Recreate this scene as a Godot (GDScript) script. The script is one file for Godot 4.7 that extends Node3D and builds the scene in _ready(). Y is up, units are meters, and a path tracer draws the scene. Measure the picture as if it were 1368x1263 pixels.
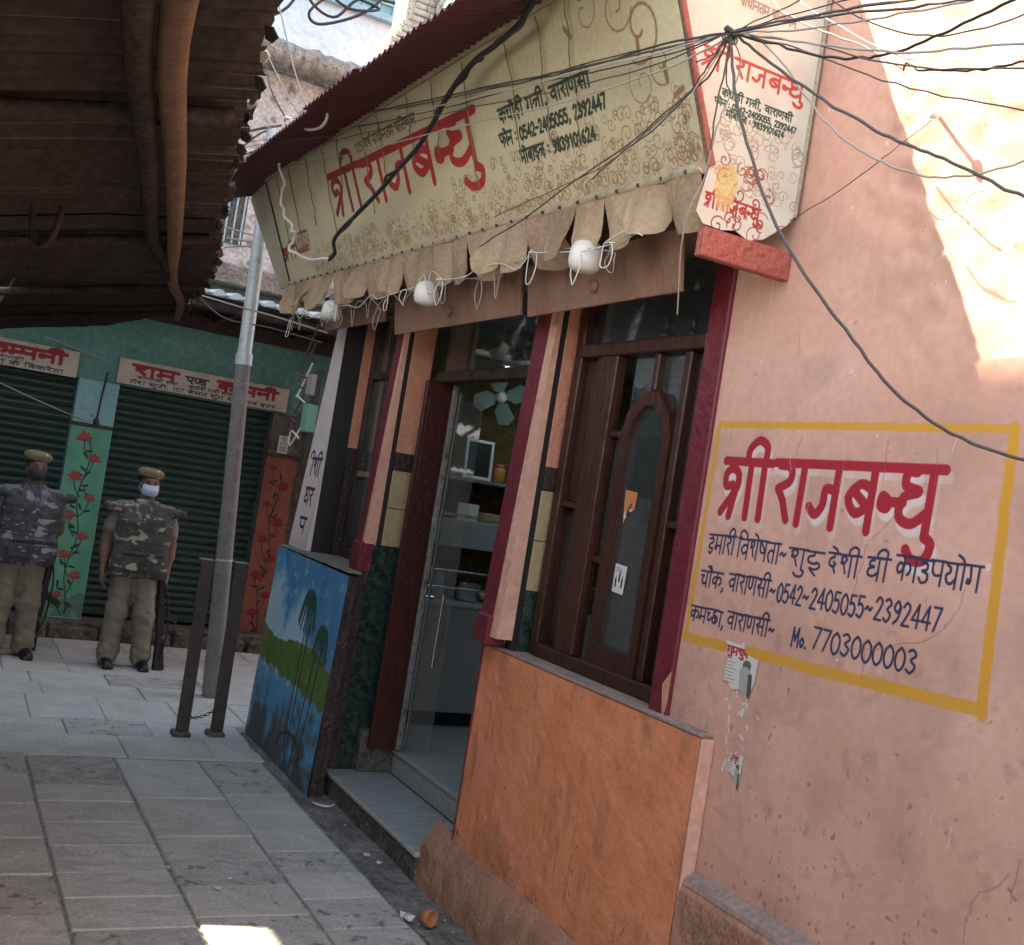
extends Node3D
# A tilted street view: a pink corner sweet shop in a narrow lane, shuttered shops behind.
# x: into the shop, y: up, z: along the lane towards the camera. Metres.

var M := {}
var names := {}
var rng := RandomNumberGenerator.new()
var glyphs := {}

func _ready():
	rng.seed = 4711
	set_view()
	parse_glyphs()
	make_materials()
	build_ground()
	build_shop()
	build_interior()
	build_sign()
	build_opposite()
	build_background()
	build_street_things()
	build_cables()
	build_people()

func set_view():
	var cam := Camera3D.new()
	cam.name = "camera"
	cam.fov = 45.94
	cam.near = 0.05
	cam.far = 600.0
	cam.transform = Transform3D(Basis(Vector3(0.87479857, 0.1579442, 0.45801866), Vector3(-0.15125522, 0.98715125, -0.05151965), Vector3(-0.46027092, -0.02420839, 0.88744838)), Vector3(0, 1.95, 0))
	add_child(cam)
	cam.current = true
	var sky_mat := ProceduralSkyMaterial.new()
	sky_mat.sky_top_color = Color(0.62, 0.68, 0.77)
	sky_mat.sky_horizon_color = Color(0.92, 0.90, 0.87)
	sky_mat.sky_curve = 0.18
	sky_mat.ground_horizon_color = Color(0.55, 0.53, 0.5)
	sky_mat.ground_bottom_color = Color(0.3, 0.28, 0.26)
	var sky := Sky.new()
	sky.sky_material = sky_mat
	var env := Environment.new()
	env.background_mode = Environment.BG_SKY
	env.sky = sky
	env.background_energy_multiplier = 1.0
	env.tonemap_mode = Environment.TONE_MAPPER_LINEAR
	env.tonemap_exposure = 4.9
	env.sdfgi_enabled = true
	env.ssao_enabled = true
	env.ssil_enabled = true
	var we := WorldEnvironment.new()
	we.environment = env
	add_child(we)
	var sun := DirectionalLight3D.new()
	sun.name = "sun"
	sun.light_energy = 1.6
	sun.light_color = Color(1.0, 0.94, 0.82)
	sun.light_angular_distance = 0.5
	sun.shadow_enabled = true
	add_child(sun)
	sun.look_at_from_position(Vector3.ZERO, Vector3(0.2, -0.366, 0.235), Vector3.UP)

# ---------------------------------------------------------------- nodes
func numbered(parent, called: String) -> String:
	var key := str(parent.get_instance_id()) + called
	var n: int = names.get(key, 0)
	names[key] = n + 1
	return called if n == 0 else "%s_%03d" % [called, n]

func thing(called: String, label: String, category: String, at := Vector3.ZERO, group := "") -> Node3D:
	var o := Node3D.new()
	o.name = numbered(self, called)
	add_child(o, true)
	o.position = at
	tag(o, label, category, group)
	return o

func tag(o, label: String, category: String, group := ""):
	o.set_meta("label", label)
	o.set_meta("category", category)
	if group != "":
		o.set_meta("group", group)

func put(parent, called: String, mesh: Mesh, material = null) -> MeshInstance3D:
	var o := MeshInstance3D.new()
	o.name = numbered(parent, called)
	o.mesh = mesh
	if material != null:
		o.material_override = material
	o.cast_shadow = GeometryInstance3D.SHADOW_CASTING_SETTING_ON
	parent.add_child(o, true)
	return o

func structure(o):
	o.set_meta("kind", "structure")
	return o

# ---------------------------------------------------------------- shapes
func maker() -> SurfaceTool:
	var st := SurfaceTool.new()
	st.begin(Mesh.PRIMITIVE_TRIANGLES)
	st.set_smooth_group(-1)
	return st

func done(st: SurfaceTool) -> ArrayMesh:
	st.generate_normals()
	return st.commit()

func tri(st, a, b, c):
	st.add_vertex(a); st.add_vertex(b); st.add_vertex(c)

func quad(st, a, b, c, d):
	tri(st, a, b, c); tri(st, a, c, d)

func quad_uv(st, a, b, c, d, ua, ub, uc, ud):
	st.set_uv(ua); st.add_vertex(a); st.set_uv(ub); st.add_vertex(b); st.set_uv(uc); st.add_vertex(c)
	st.set_uv(ua); st.add_vertex(a); st.set_uv(uc); st.add_vertex(c); st.set_uv(ud); st.add_vertex(d)

# a picture plate: corners top left, top right, bottom right, bottom left
func plate(a, b, c, d) -> ArrayMesh:
	var st := maker()
	quad_uv(st, a, b, c, d, Vector2(0, 0), Vector2(1, 0), Vector2(1, 1), Vector2(0, 1))
	return done(st)

# a box with chamfered edges between two corners, in a frame
func cbox(st, lo: Vector3, hi: Vector3, ch := 0.004, xf := Transform3D.IDENTITY):
	var c := (lo + hi) * 0.5
	var h := (hi - lo).abs() * 0.5
	ch = minf(ch, minf(h.x, minf(h.y, h.z)) * 0.45)
	var v := {}
	for sx in [-1, 1]:
		for sy in [-1, 1]:
			for sz in [-1, 1]:
				v[[sx, sy, sz, 0]] = xf * (c + Vector3(sx * h.x, sy * (h.y - ch), sz * (h.z - ch)))
				v[[sx, sy, sz, 1]] = xf * (c + Vector3(sx * (h.x - ch), sy * h.y, sz * (h.z - ch)))
				v[[sx, sy, sz, 2]] = xf * (c + Vector3(sx * (h.x - ch), sy * (h.y - ch), sz * h.z))
	for s in [-1, 1]:
		var f := [[-1, -1], [-1, 1], [1, 1], [1, -1]]
		if s < 0:
			f.reverse()
		quad(st, v[[s, f[0][0], f[0][1], 0]], v[[s, f[1][0], f[1][1], 0]], v[[s, f[2][0], f[2][1], 0]], v[[s, f[3][0], f[3][1], 0]])
		quad(st, v[[f[0][1], s, f[0][0], 1]], v[[f[1][1], s, f[1][0], 1]], v[[f[2][1], s, f[2][0], 1]], v[[f[3][1], s, f[3][0], 1]])
		quad(st, v[[f[0][0], f[0][1], s, 2]], v[[f[1][0], f[1][1], s, 2]], v[[f[2][0], f[2][1], s, 2]], v[[f[3][0], f[3][1], s, 2]])
	for p in [-1, 1]:
		for q in [-1, 1]:
			equad(st, v[[p, q, -1, 0]], v[[p, q, -1, 1]], v[[p, q, 1, 1]], v[[p, q, 1, 0]], p * q > 0)
			equad(st, v[[p, -1, q, 2]], v[[p, -1, q, 0]], v[[p, 1, q, 0]], v[[p, 1, q, 2]], p * q > 0)
			equad(st, v[[-1, p, q, 1]], v[[-1, p, q, 2]], v[[1, p, q, 2]], v[[1, p, q, 1]], p * q > 0)
			for r in [-1, 1]:
				if p * q * r > 0:
					tri(st, v[[p, q, r, 0]], v[[p, q, r, 2]], v[[p, q, r, 1]])
				else:
					tri(st, v[[p, q, r, 0]], v[[p, q, r, 1]], v[[p, q, r, 2]])

func equad(st, a, b, c, d, turn: bool):
	if turn:
		quad(st, a, b, c, d)
	else:
		quad(st, d, c, b, a)

func box_mesh(lo: Vector3, hi: Vector3, ch := 0.004, xf := Transform3D.IDENTITY) -> ArrayMesh:
	var st := maker()
	cbox(st, lo, hi, ch, xf)
	return done(st)

func frame_from(pos: Vector3, dir: Vector3) -> Basis:
	var y := dir.normalized()
	var x := (Vector3.FORWARD if absf(y.z) < 0.8 else Vector3.RIGHT).cross(y).normalized()
	return Basis(x, y, x.cross(y))

func tube(st, pts: Array, r, sides := 7, caps := true):
	st.set_smooth_group(0)
	var n := pts.size()
	var rings := []
	var up := frame_from(pts[0], pts[1] - pts[0]).x
	for i in n:
		var d: Vector3 = (pts[mini(i + 1, n - 1)] - pts[maxi(i - 1, 0)]).normalized()
		up = (up - d * up.dot(d)).normalized()
		var side := d.cross(up)
		var rr: float = r[i] if r is Array else r
		var ring := []
		for k in sides:
			var a := TAU * k / sides
			ring.append(pts[i] + (up * cos(a) + side * sin(a)) * rr)
		rings.append(ring)
	for i in n - 1:
		for k in sides:
			var k2 := (k + 1) % sides
			quad(st, rings[i][k], rings[i][k2], rings[i + 1][k2], rings[i + 1][k])
	st.set_smooth_group(-1)
	if caps:
		for k in range(1, sides - 1):
			tri(st, rings[0][0], rings[0][k + 1], rings[0][k])
			tri(st, rings[n - 1][0], rings[n - 1][k], rings[n - 1][k + 1])

func lathe(st, prof: Array, seg := 16, xf := Transform3D.IDENTITY, smooth := true):
	st.set_smooth_group(0 if smooth else -1)
	for i in prof.size() - 1:
		for k in seg:
			var a := TAU * k / seg
			var b := TAU * (k + 1) / seg
			var p: Vector2 = prof[i]
			var q: Vector2 = prof[i + 1]
			var v0 := xf * Vector3(p.x * cos(a), p.y, p.x * sin(a))
			var v1 := xf * Vector3(p.x * cos(b), p.y, p.x * sin(b))
			var v2 := xf * Vector3(q.x * cos(b), q.y, q.x * sin(b))
			var v3 := xf * Vector3(q.x * cos(a), q.y, q.x * sin(a))
			if p.x > 1e-5:
				tri(st, v0, v1, v2)
			if q.x > 1e-5:
				tri(st, v0, v2, v3)
	st.set_smooth_group(-1)

# an outline in a plane (origin, two axes) pushed along a third one
func prism(st, poly: PackedVector2Array, o: Vector3, ax: Vector3, ay: Vector3, depth: Vector3):
	var idx := Geometry2D.triangulate_polygon(poly)
	for k in range(0, idx.size(), 3):
		var p := []
		for j in 3:
			p.append(o + ax * poly[idx[k + j]].x + ay * poly[idx[k + j]].y)
		tri(st, p[0], p[1], p[2])
		tri(st, p[0] + depth, p[2] + depth, p[1] + depth)
	var n := poly.size()
	for k in n:
		var a: Vector3 = o + ax * poly[k].x + ay * poly[k].y
		var b: Vector3 = o + ax * poly[(k + 1) % n].x + ay * poly[(k + 1) % n].y
		quad(st, a, b, b + depth, a + depth)

func spline(pts: Array, sub := 6) -> Array:
	var out := []
	var n := pts.size()
	for i in n - 1:
		var p0 = pts[maxi(i - 1, 0)]
		var p1 = pts[i]
		var p2 = pts[i + 1]
		var p3 = pts[mini(i + 2, n - 1)]
		for k in sub:
			var t := float(k) / sub
			out.append(0.5 * ((2.0 * p1) + (p2 - p0) * t + (2.0 * p0 - 5.0 * p1 + 4.0 * p2 - p3) * t * t + (3.0 * p1 - p0 - 3.0 * p2 + p3) * t * t * t))
	out.append(pts[n - 1])
	return out

func points(text: String) -> Array:
	var out := []
	for w in text.split(" ", false):
		var c := w.split_floats(",")
		out.append(Vector3(c[0], c[1], c[2]))
	return out

# ---------------------------------------------------------------- surface nets
# a prim: [kind, a, b, ra, rb, squash]; kind 0 tapered capsule, 1 rounded box (a centre, b half, ra round), 2 ring lying flat (a centre, ra radius, rb thickness)
func prim_dist(p: Vector3, q: Array) -> float:
	var kind: int = q[0]
	var a: Vector3 = q[1]
	if kind == 0:
		var s: Vector3 = q[5]
		var b: Vector3 = q[2]
		var pa := (p - a) * s
		var ba := (b - a) * s
		var h := clampf(pa.dot(ba) / maxf(ba.dot(ba), 1e-9), 0.0, 1.0)
		return (pa - ba * h).length() - lerpf(q[3], q[4], h)
	if kind == 1:
		var d: Vector3 = (p - a).abs() - (q[2] as Vector3) + Vector3.ONE * float(q[3])
		return Vector3(maxf(d.x, 0), maxf(d.y, 0), maxf(d.z, 0)).length() + minf(maxf(d.x, maxf(d.y, d.z)), 0.0) - q[3]
	var e := p - a
	return Vector2(Vector2(e.x, e.z).length() - q[3], e.y).length() - q[4]

func cap(a: Vector3, b: Vector3, ra: float, rb: float, s := Vector3.ONE) -> Array:
	return [0, a, b, ra, rb, s]

func nets(st: SurfaceTool, base: int, prims: Array, cell: float, k: float, paint: Callable, folds := 0.0) -> int:
	var boxes := []
	var lo := Vector3.ONE * 1e9
	var hi := -lo
	for q in prims:
		var r := 0.0
		var l: Vector3
		var h: Vector3
		if q[0] == 0:
			r = maxf(q[3], q[4]) / minf(q[5].x, minf(q[5].y, q[5].z))
			l = (q[1] as Vector3).min(q[2]) - Vector3.ONE * r
			h = (q[1] as Vector3).max(q[2]) + Vector3.ONE * r
		elif q[0] == 1:
			l = q[1] - q[2]
			h = q[1] + q[2]
		else:
			var e := Vector3(q[3] + q[4], q[4], q[3] + q[4])
			l = q[1] - e
			h = q[1] + e
		var pad := Vector3.ONE * (k + cell * 2.0)
		boxes.append([l - pad, h + pad])
		lo = lo.min(l - pad)
		hi = hi.max(h + pad)
	var nx := int((hi.x - lo.x) / cell) + 2
	var ny := int((hi.y - lo.y) / cell) + 2
	var nz := int((hi.z - lo.z) / cell) + 2
	var f := PackedFloat32Array()
	f.resize(nx * ny * nz)
	f.fill(1.0)
	for qi in prims.size():
		var q: Array = prims[qi]
		var b0: Vector3 = (boxes[qi][0] - lo) / cell
		var b1: Vector3 = (boxes[qi][1] - lo) / cell
		for iz in range(maxi(int(b0.z), 0), mini(int(b1.z) + 1, nz)):
			for iy in range(maxi(int(b0.y), 0), mini(int(b1.y) + 1, ny)):
				var row := (iz * ny + iy) * nx
				for ix in range(maxi(int(b0.x), 0), mini(int(b1.x) + 1, nx)):
					var d := prim_dist(lo + Vector3(ix, iy, iz) * cell, q)
					var e := f[row + ix]
					var m := maxf(k - absf(d - e), 0.0)
					f[row + ix] = minf(d, e) - m * m * 0.25 / k
	if folds > 0.0:
		var n := FastNoiseLite.new()
		n.seed = 29
		n.frequency = 1.0
		n.fractal_octaves = 2
		for iz in nz:
			for iy in ny:
				for ix in nx:
					var i := (iz * ny + iy) * nx + ix
					if absf(f[i]) < cell * 3.0:
						var p := lo + Vector3(ix, iy, iz) * cell
						var low := 1.0 if p.y < 0.93 and absf(p.x) < 0.24 else (0.5 if p.y < 1.38 and p.y > 1.18 or folds > 0.015 else 0.0)
						f[i] += n.get_noise_3d(p.x * 11.0 + p.y * 6.0, p.y * 13.0, p.z * 9.0) * folds * low
	var at := {}
	var offs := [0, 1, nx, nx + 1, nx * ny, nx * ny + 1, nx * ny + nx, nx * ny + nx + 1]
	var edges := [[0, 1], [2, 3], [4, 5], [6, 7], [0, 2], [1, 3], [4, 6], [5, 7], [0, 4], [1, 5], [2, 6], [3, 7]]
	var count := base
	st.set_smooth_group(0)
	for iz in nz - 1:
		for iy in ny - 1:
			var row := (iz * ny + iy) * nx
			for ix in nx - 1:
				var i := row + ix
				var inside := 0
				for o in offs:
					if f[i + o] < 0.0:
						inside += 1
				if inside == 0 or inside == 8:
					continue
				var sum := Vector3.ZERO
				var n := 0
				for e in edges:
					var fa := f[i + offs[e[0]]]
					var fb := f[i + offs[e[1]]]
					if (fa < 0.0) != (fb < 0.0):
						var t := fa / (fa - fb)
						var pa := Vector3(e[0] & 1, (e[0] >> 1) & 1, e[0] >> 2)
						var pb := Vector3(e[1] & 1, (e[1] >> 1) & 1, e[1] >> 2)
						sum += pa.lerp(pb, t)
						n += 1
				var p := lo + (Vector3(ix, iy, iz) + sum / n) * cell
				st.set_color(paint.call(p))
				st.add_vertex(p)
				at[i] = count
				count += 1
	for i in at:
		var ix: int = i % nx
		var iy: int = (i / nx) % ny
		var iz: int = i / (nx * ny)
		if ix == 0 or iy == 0 or iz == 0:
			continue
		for e in [[1, nx, nx * ny], [nx, nx * ny, 1], [nx * ny, 1, nx]]:
			var fa := f[i]
			var fb := f[i + e[0]]
			if (fa < 0.0) == (fb < 0.0):
				continue
			var a = at.get(i)
			var b = at.get(i - e[1])
			var c = at.get(i - e[1] - e[2])
			var d = at.get(i - e[2])
			if b == null or c == null or d == null:
				continue
			var order := [a, b, c, a, c, d] if fa < 0.0 else [a, c, b, a, d, c]
			for x in order:
				st.add_index(x)
	return count

# ---------------------------------------------------------------- lettering, drawn as strokes
const LETTERS := {
	"k": ".95|L .46 1 .46 0|.46 .6 .25 .7 .1 .5 .2 .28 .38 .36 .46 .56|.46 .6 .65 .72 .84 .58 .82 .34 .7 .22",
	"g": ".75|.16 1 .22 .6 .2 .32 .07 .3 .1 .44|L .6 1 .6 0",
	"gh": ".8|.36 .9 .16 .84 .14 .66 .38 .6 .12 .5 .1 .26 .35 .18 .62 .36|L .62 1 .62 0",
	"ch": ".75|L .06 .72 .34 .72|.3 .72 .2 .5 .22 .26 .42 .2 .6 .34|L .6 1 .6 0",
	"cchh": "1.3|L .06 .72 .3 .72|.28 .72 .18 .5 .2 .26 .36 .22 .52 .4|L .52 .42 .6 .42|.92 .9 .72 .82 .74 .62 1.0 .6 .72 .5 .68 .2 .95 .1 1.15 .3 1.1 .52 .92 .42 1.0 .24",
	"j": ".85|L .66 1 .66 0|.66 .58 .42 .6 .4 .35 .25 .18 .08 .3",
	"tt": ".65|L .35 1 .35 .82|.35 .82 .12 .7 .08 .4 .25 .14 .5 .18",
	"nn": ".9|.1 1 .1 .48 .26 .3 .42 .48 .42 1|L .72 1 .72 0",
	"t": ".75|.58 .56 .34 .62 .14 .46 .18 .2 .32 .04|L .58 1 .58 0",
	"d": ".65|L .35 1 .35 .82|.35 .82 .12 .7 .1 .46 .3 .36 .44 .48 .34 .58|.32 .38 .4 .24 .48 .08",
	"dh": ".85|.32 .95 .14 .94 .14 .74 .4 .66 .12 .56 .1 .28 .36 .18 .66 .38|L .66 1 .66 0",
	"n": ".75|L .6 .5 .25 .5|.25 .5 .1 .56 .07 .42 .19 .37 .26 .5|L .6 1 .6 0",
	"p": ".75|.12 1 .12 .6 .28 .4 .6 .44|L .6 1 .6 0",
	"pr": ".75|.12 1 .12 .6 .28 .4 .6 .44|L .6 1 .6 0|L .6 .3 .32 .06",
	"ph": "1.0|.12 1 .12 .6 .28 .4 .56 .44|L .56 1 .56 0|.56 .55 .74 .68 .9 .5 .82 .28",
	"b": ".78|.62 .64 .36 .72 .12 .5 .32 .26 .62 .42|L .2 .62 .58 .36|L .62 1 .62 0",
	"m": ".8|L .15 1 .15 .42|.15 .42 .05 .3 .15 .22 .22 .38|L .15 .42 .62 .42|L .62 1 .62 0",
	"mp": "1.2|L .15 1 .15 .42|.15 .42 .05 .3 .15 .22 .22 .38|L .15 .42 .55 .42|.55 1 .55 .6 .7 .4 1.02 .44|L 1.02 1 1.02 0",
	"y": ".8|.12 .92 .3 .8 .28 .62 .12 .5 .18 .24 .4 .18 .62 .4|L .62 1 .62 0",
	"r": ".55|.1 .96 .38 .92 .4 .7 .12 .56|L .12 .56 .28 .36 .44 .04",
	"l": ".9|.08 .42 .2 .64 .38 .6 .42 .4 .34 .18|.42 .46 .55 .66 .72 .6|L .72 1 .72 0",
	"v": ".78|.62 .64 .36 .72 .12 .5 .32 .26 .62 .42|L .62 1 .62 0",
	"sh": ".85|.12 .82 .26 .96 .42 .8 .3 .6 .14 .62 .2 .74|L .28 .6 .44 .16|L .68 1 .68 0",
	"ss": ".75|.12 1 .12 .6 .28 .4 .6 .44|L .18 .92 .58 .48|L .6 1 .6 0",
	"s": ".9|.1 .96 .34 .92 .34 .7 .1 .56|L .1 .56 .26 .36 .4 .06|L .24 .5 .72 .5|L .72 1 .72 0",
	"h": ".7|L .35 1 .35 .86|.1 .78 .46 .78 .5 .6 .26 .5 .14 .38 .24 .24 .46 .28 .5 .1 .34 -.04 .18 .06",
	"rd": ".65|L .35 1 .35 .86|.48 .86 .12 .8 .14 .6 .42 .54 .5 .34 .34 .14 .12 .26|.33 -.1 .36 -.13",
	"i0": ".65|L .35 1 .35 .86|.48 .86 .12 .8 .14 .6 .42 .54 .5 .34 .34 .16 .16 .24 .3 .1 .48 -.1",
	"u0": ".65|.12 .86 .44 .86 .46 .62 .22 .54 .5 .44 .52 .16 .26 .06 .08 .24",
	"e0": ".7|.14 1 .16 .6 .34 .48 .54 .6|L .54 1 .54 .5|.34 .48 .46 .22 .58 .04",
	"shr": ".95|.26 .56 .08 .54 .04 .74 .2 .86 .4 .78 .42 .56 .3 .4|L .40 .5 .0 .04|L .36 .4 .26 -.02|L .74 1 .74 0",
	"ndh": "1.2|.22 .48 .08 .56 .06 .42 .18 .38 .24 .48|L .24 .48 .5 .48|.7 .95 .52 .94 .52 .74 .78 .66 .5 .56 .46 .28 .72 .18 1.02 .38|L 1.02 1 1.02 0",
	"ddh": ".75|L .35 1 .35 .84|.35 .84 .1 .72 .12 .5 .34 .42 .5 .5|.36 .42 .58 .46 .62 .26 .4 .14 .2 .2 .34 .02 .5 -.14",
	"rss": ".75|.12 1 .12 .6 .28 .4 .6 .44|L .18 .92 .58 .48|L .6 1 .6 0|.6 1 .55 1.2 .72 1.3 .86 1.16",
	"ssth": "1.0|.12 1 .12 .6 .28 .4 .5 .44|L .18 .92 .48 .52|.72 .8 .52 .5 .72 .24 .92 .5 .72 .78|L .72 1 .72 .8",
	"nd": "1.15|.1 1 .1 .48 .26 .3 .42 .48 .42 1|L .78 1 .78 .86|.9 .86 .56 .8 .58 .6 .86 .54 .94 .34 .78 .14 .56 .26",
	"aa": ".34|L .17 1 .17 0",
	"ii": ".36|L .17 1 .17 0|.17 1 .18 1.28 -.06 1.4 -.3 1.24 -.32 1",
	"i": ".3|L .14 1 .14 0|.14 1 .14 1.28 .4 1.4 .72 1.22 .78 1.02",
	"o": ".34|L .17 1 .17 0|.17 1 .06 1.2 -.2 1.34",
	"au": ".34|L .17 1 .17 0|.17 1 .06 1.2 -.2 1.34|.17 1 .18 1.2 .02 1.38",
}
const MARKS := {
	"e": "0|-.14 1 -.22 1.2 -.5 1.34",
	"ai": "0|-.14 1 -.22 1.2 -.5 1.34|-.12 1 -.1 1.22 -.26 1.4",
	"u": "0|-.16 0 -.04 -.1 -.12 -.32 -.36 -.34 -.5 -.2",
	"uu": "0|-.16 0 -.34 -.16 -.2 -.3 .05 -.3",
	"am": "0|-.2 1.25 -.18 1.22",
	"_": ".42|",
	"0": ".62|.3 .95 .08 .7 .08 .25 .3 0 .52 .25 .52 .7 .3 .95",
	"1": ".5|L .12 .75 .28 .95 .28 0",
	"2": ".62|.08 .75 .26 .95 .48 .8 .4 .5 .08 0|L .08 0 .54 0",
	"3": ".62|.08 .86 .3 .95 .48 .75 .25 .52 .5 .3 .3 0 .06 .12",
	"4": ".64|L .42 0 .42 .95 .06 .3 .58 .3",
	"5": ".62|L .5 .95 .14 .95 .12 .56|.12 .55 .35 .6 .5 .35 .35 .02 .06 .1",
	"6": ".62|.45 .92 .15 .6 .1 .25 .3 0 .5 .25 .3 .48 .1 .3",
	"7": ".6|L .06 .95 .52 .95 .2 0",
	"8": ".62|.3 .95 .1 .75 .3 .52 .5 .25 .3 0 .1 .25 .3 .52 .5 .75 .3 .95",
	"9": ".62|.5 .7 .3 .95 .1 .7 .3 .48 .5 .7 .4 .25 .15 0",
	"~": ".6|.05 .42 .2 .55 .36 .4 .52 .54",
	"-": ".55|L .06 .45 .48 .45",
	",": ".35|.14 .1 .17 0 .07 -.16",
	".": ".32|.12 .05 .15 .02",
	":": ".4|.18 .25 .2 .22|.18 .7 .2 .67",
	"M": ".8|L .08 0 .12 .95 .36 .3 .62 .95 .68 0",
	"lo": ".5|.25 .5 .08 .3 .25 .05 .42 .3 .25 .5",
}

func parse_glyphs():
	for table in [LETTERS, MARKS]:
		for key in table:
			var parts: PackedStringArray = table[key].split("|")
			var strokes := []
			for k in range(1, parts.size()):
				var s := parts[k]
				if s == "":
					continue
				var straight := s.begins_with("L")
				var n := s.trim_prefix("L").split_floats(" ", false)
				var pts := []
				for j in range(0, n.size() - 1, 2):
					pts.append(Vector2(n[j], n[j + 1]))
				strokes.append(pts if straight else spline(pts, 5))
			glyphs[key] = [parts[0].to_float(), strokes, table == LETTERS]

func stroke(img: Image, pts: Array, r: float, col: Color, solid := 1.0):
	var w := img.get_width()
	var h := img.get_height()
	for i in pts.size() - 1:
		var a: Vector2 = pts[i]
		var b: Vector2 = pts[i + 1]
		var ba := b - a
		var l2 := maxf(ba.length_squared(), 1e-6)
		var x0 := maxi(int(minf(a.x, b.x) - r - 1), 0)
		var x1 := mini(int(maxf(a.x, b.x) + r + 2), w - 1)
		var y0 := maxi(int(minf(a.y, b.y) - r - 1), 0)
		var y1 := mini(int(maxf(a.y, b.y) + r + 2), h - 1)
		for y in range(y0, y1 + 1):
			for x in range(x0, x1 + 1):
				var pa := Vector2(x + 0.5, y + 0.5) - a
				var t := clampf(pa.dot(ba) / l2, 0.0, 1.0)
				var cov := r + 0.5 - (pa - ba * t).length()
				if cov > 0.0:
					img.set_pixel(x, y, img.get_pixel(x, y).lerp(col, minf(cov, 1.0) * solid))

func text_units(text: String) -> float:
	var u := 0.0
	for t in text.split(" ", false):
		u += glyphs[t][0]
	return u

# text fitted between two points of the picture: (x0, y0) and (x1, y1) are the ends of the base line, s the height of the head line
func write(img: Image, text: String, x0: float, y0: float, x1: float, y1: float, s: float, r: float, col: Color, slant := 0.0, rough := 0.0, solid := 1.0):
	var u := text_units(text)
	var step := Vector2(x1 - x0, y1 - y0) / u
	var pen := 0.0
	for t in text.split(" ", false):
		var g: Array = glyphs[t]
		var lift := rng.randf_range(-rough, rough)
		var strokes: Array = g[1].duplicate()
		if g[2]:
			strokes.append([Vector2(-0.03, 1), Vector2(g[0] + 0.03, 1)])
		for pts in strokes:
			var out := []
			for p in pts:
				out.append(Vector2(x0, y0) + step * (pen + p.x + slant * p.y) + Vector2(0, -s * (p.y + lift)))
			stroke(img, out, r, col, solid)
		pen += g[0]

# ---------------------------------------------------------------- computed pictures
func noise_bytes(sd: int, w: int, h: int, freq: float, octaves := 4, seamless := true) -> PackedByteArray:
	var n := FastNoiseLite.new()
	n.seed = sd
	n.noise_type = FastNoiseLite.TYPE_SIMPLEX_SMOOTH
	n.frequency = freq
	n.fractal_octaves = octaves
	var im: Image = n.get_seamless_image(w, h) if seamless else n.get_image(w, h)
	im.convert(Image.FORMAT_L8)
	return im.get_data()

func s_rgb(r: float, g: float, b: float) -> Color:
	return Color(r, g, b).linear_to_srgb()

# blotchy surface of two tones with fine grain and scattered spots
func blotch(sd: int, size: int, ca: Color, cb: Color, freq: float, grain: float, spot := Color(0, 0, 0), spots := 0.0) -> Image:
	var n1 := noise_bytes(sd, size, size, freq, 4)
	var n2 := noise_bytes(sd + 7, size, size, 0.12, 3)
	var n3 := noise_bytes(sd + 13, size, size, 0.022, 4)
	var out := PackedByteArray()
	out.resize(size * size * 3)
	var lim := 255.0 * (1.0 - spots)
	for i in size * size:
		var t := n1[i] / 255.0
		var g := 1.0 + (n2[i] / 255.0 - 0.5) * grain
		var r := lerpf(ca.r, cb.r, t) * g
		var gg := lerpf(ca.g, cb.g, t) * g
		var b := lerpf(ca.b, cb.b, t) * g
		if spots > 0.0 and n3[i] > lim:
			var k := minf((n3[i] - lim) / 40.0, 1.0) * 0.6
			r = lerpf(r, spot.r, k)
			gg = lerpf(gg, spot.g, k)
			b = lerpf(b, spot.b, k)
		out[i * 3] = int(clampf(r, 0, 1) * 255.0)
		out[i * 3 + 1] = int(clampf(gg, 0, 1) * 255.0)
		out[i * 3 + 2] = int(clampf(b, 0, 1) * 255.0)
	return Image.create_from_data(size, size, false, Image.FORMAT_RGB8, out)

func bumps(sd: int, size: int, freq: float, strength: float) -> ImageTexture:
	var im := Image.create_from_data(size, size, false, Image.FORMAT_L8, noise_bytes(sd, size, size, freq, 5))
	im.bump_map_to_normal_map(strength)
	return ImageTexture.create_from_image(im)

func surface(key: String, sd: int, a: Color, b: Color, tile: float, rough := 0.85, freq := 0.012, grain := 0.3, spot := Color(0, 0, 0), spots := 0.0, bump := 1.0, metal := 0.0, world := true, size := 256) -> StandardMaterial3D:
	var m := StandardMaterial3D.new()
	m.albedo_texture = ImageTexture.create_from_image(blotch(sd, size, a.linear_to_srgb(), b.linear_to_srgb(), freq, grain, spot.linear_to_srgb(), spots))
	m.roughness = rough
	m.metallic = metal
	m.uv1_triplanar = true
	m.uv1_world_triplanar = world
	m.uv1_scale = Vector3.ONE / tile
	if bump > 0.0:
		m.normal_enabled = true
		m.normal_texture = M.bump_fine
		m.normal_scale = bump
	M[key] = m
	return m

func plain(key: String, c: Color, rough := 0.6, metal := 0.0) -> StandardMaterial3D:
	var m := StandardMaterial3D.new()
	m.albedo_color = c.linear_to_srgb()
	m.roughness = rough
	m.metallic = metal
	M[key] = m
	return m

func picture(key: String, img: Image, rough := 0.8, bump := 0.0) -> StandardMaterial3D:
	var m := StandardMaterial3D.new()
	m.albedo_texture = ImageTexture.create_from_image(img)
	m.roughness = rough
	if bump > 0.0:
		m.normal_enabled = true
		m.normal_texture = M.bump_fine
		m.normal_scale = bump
	M[key] = m
	return m

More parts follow.
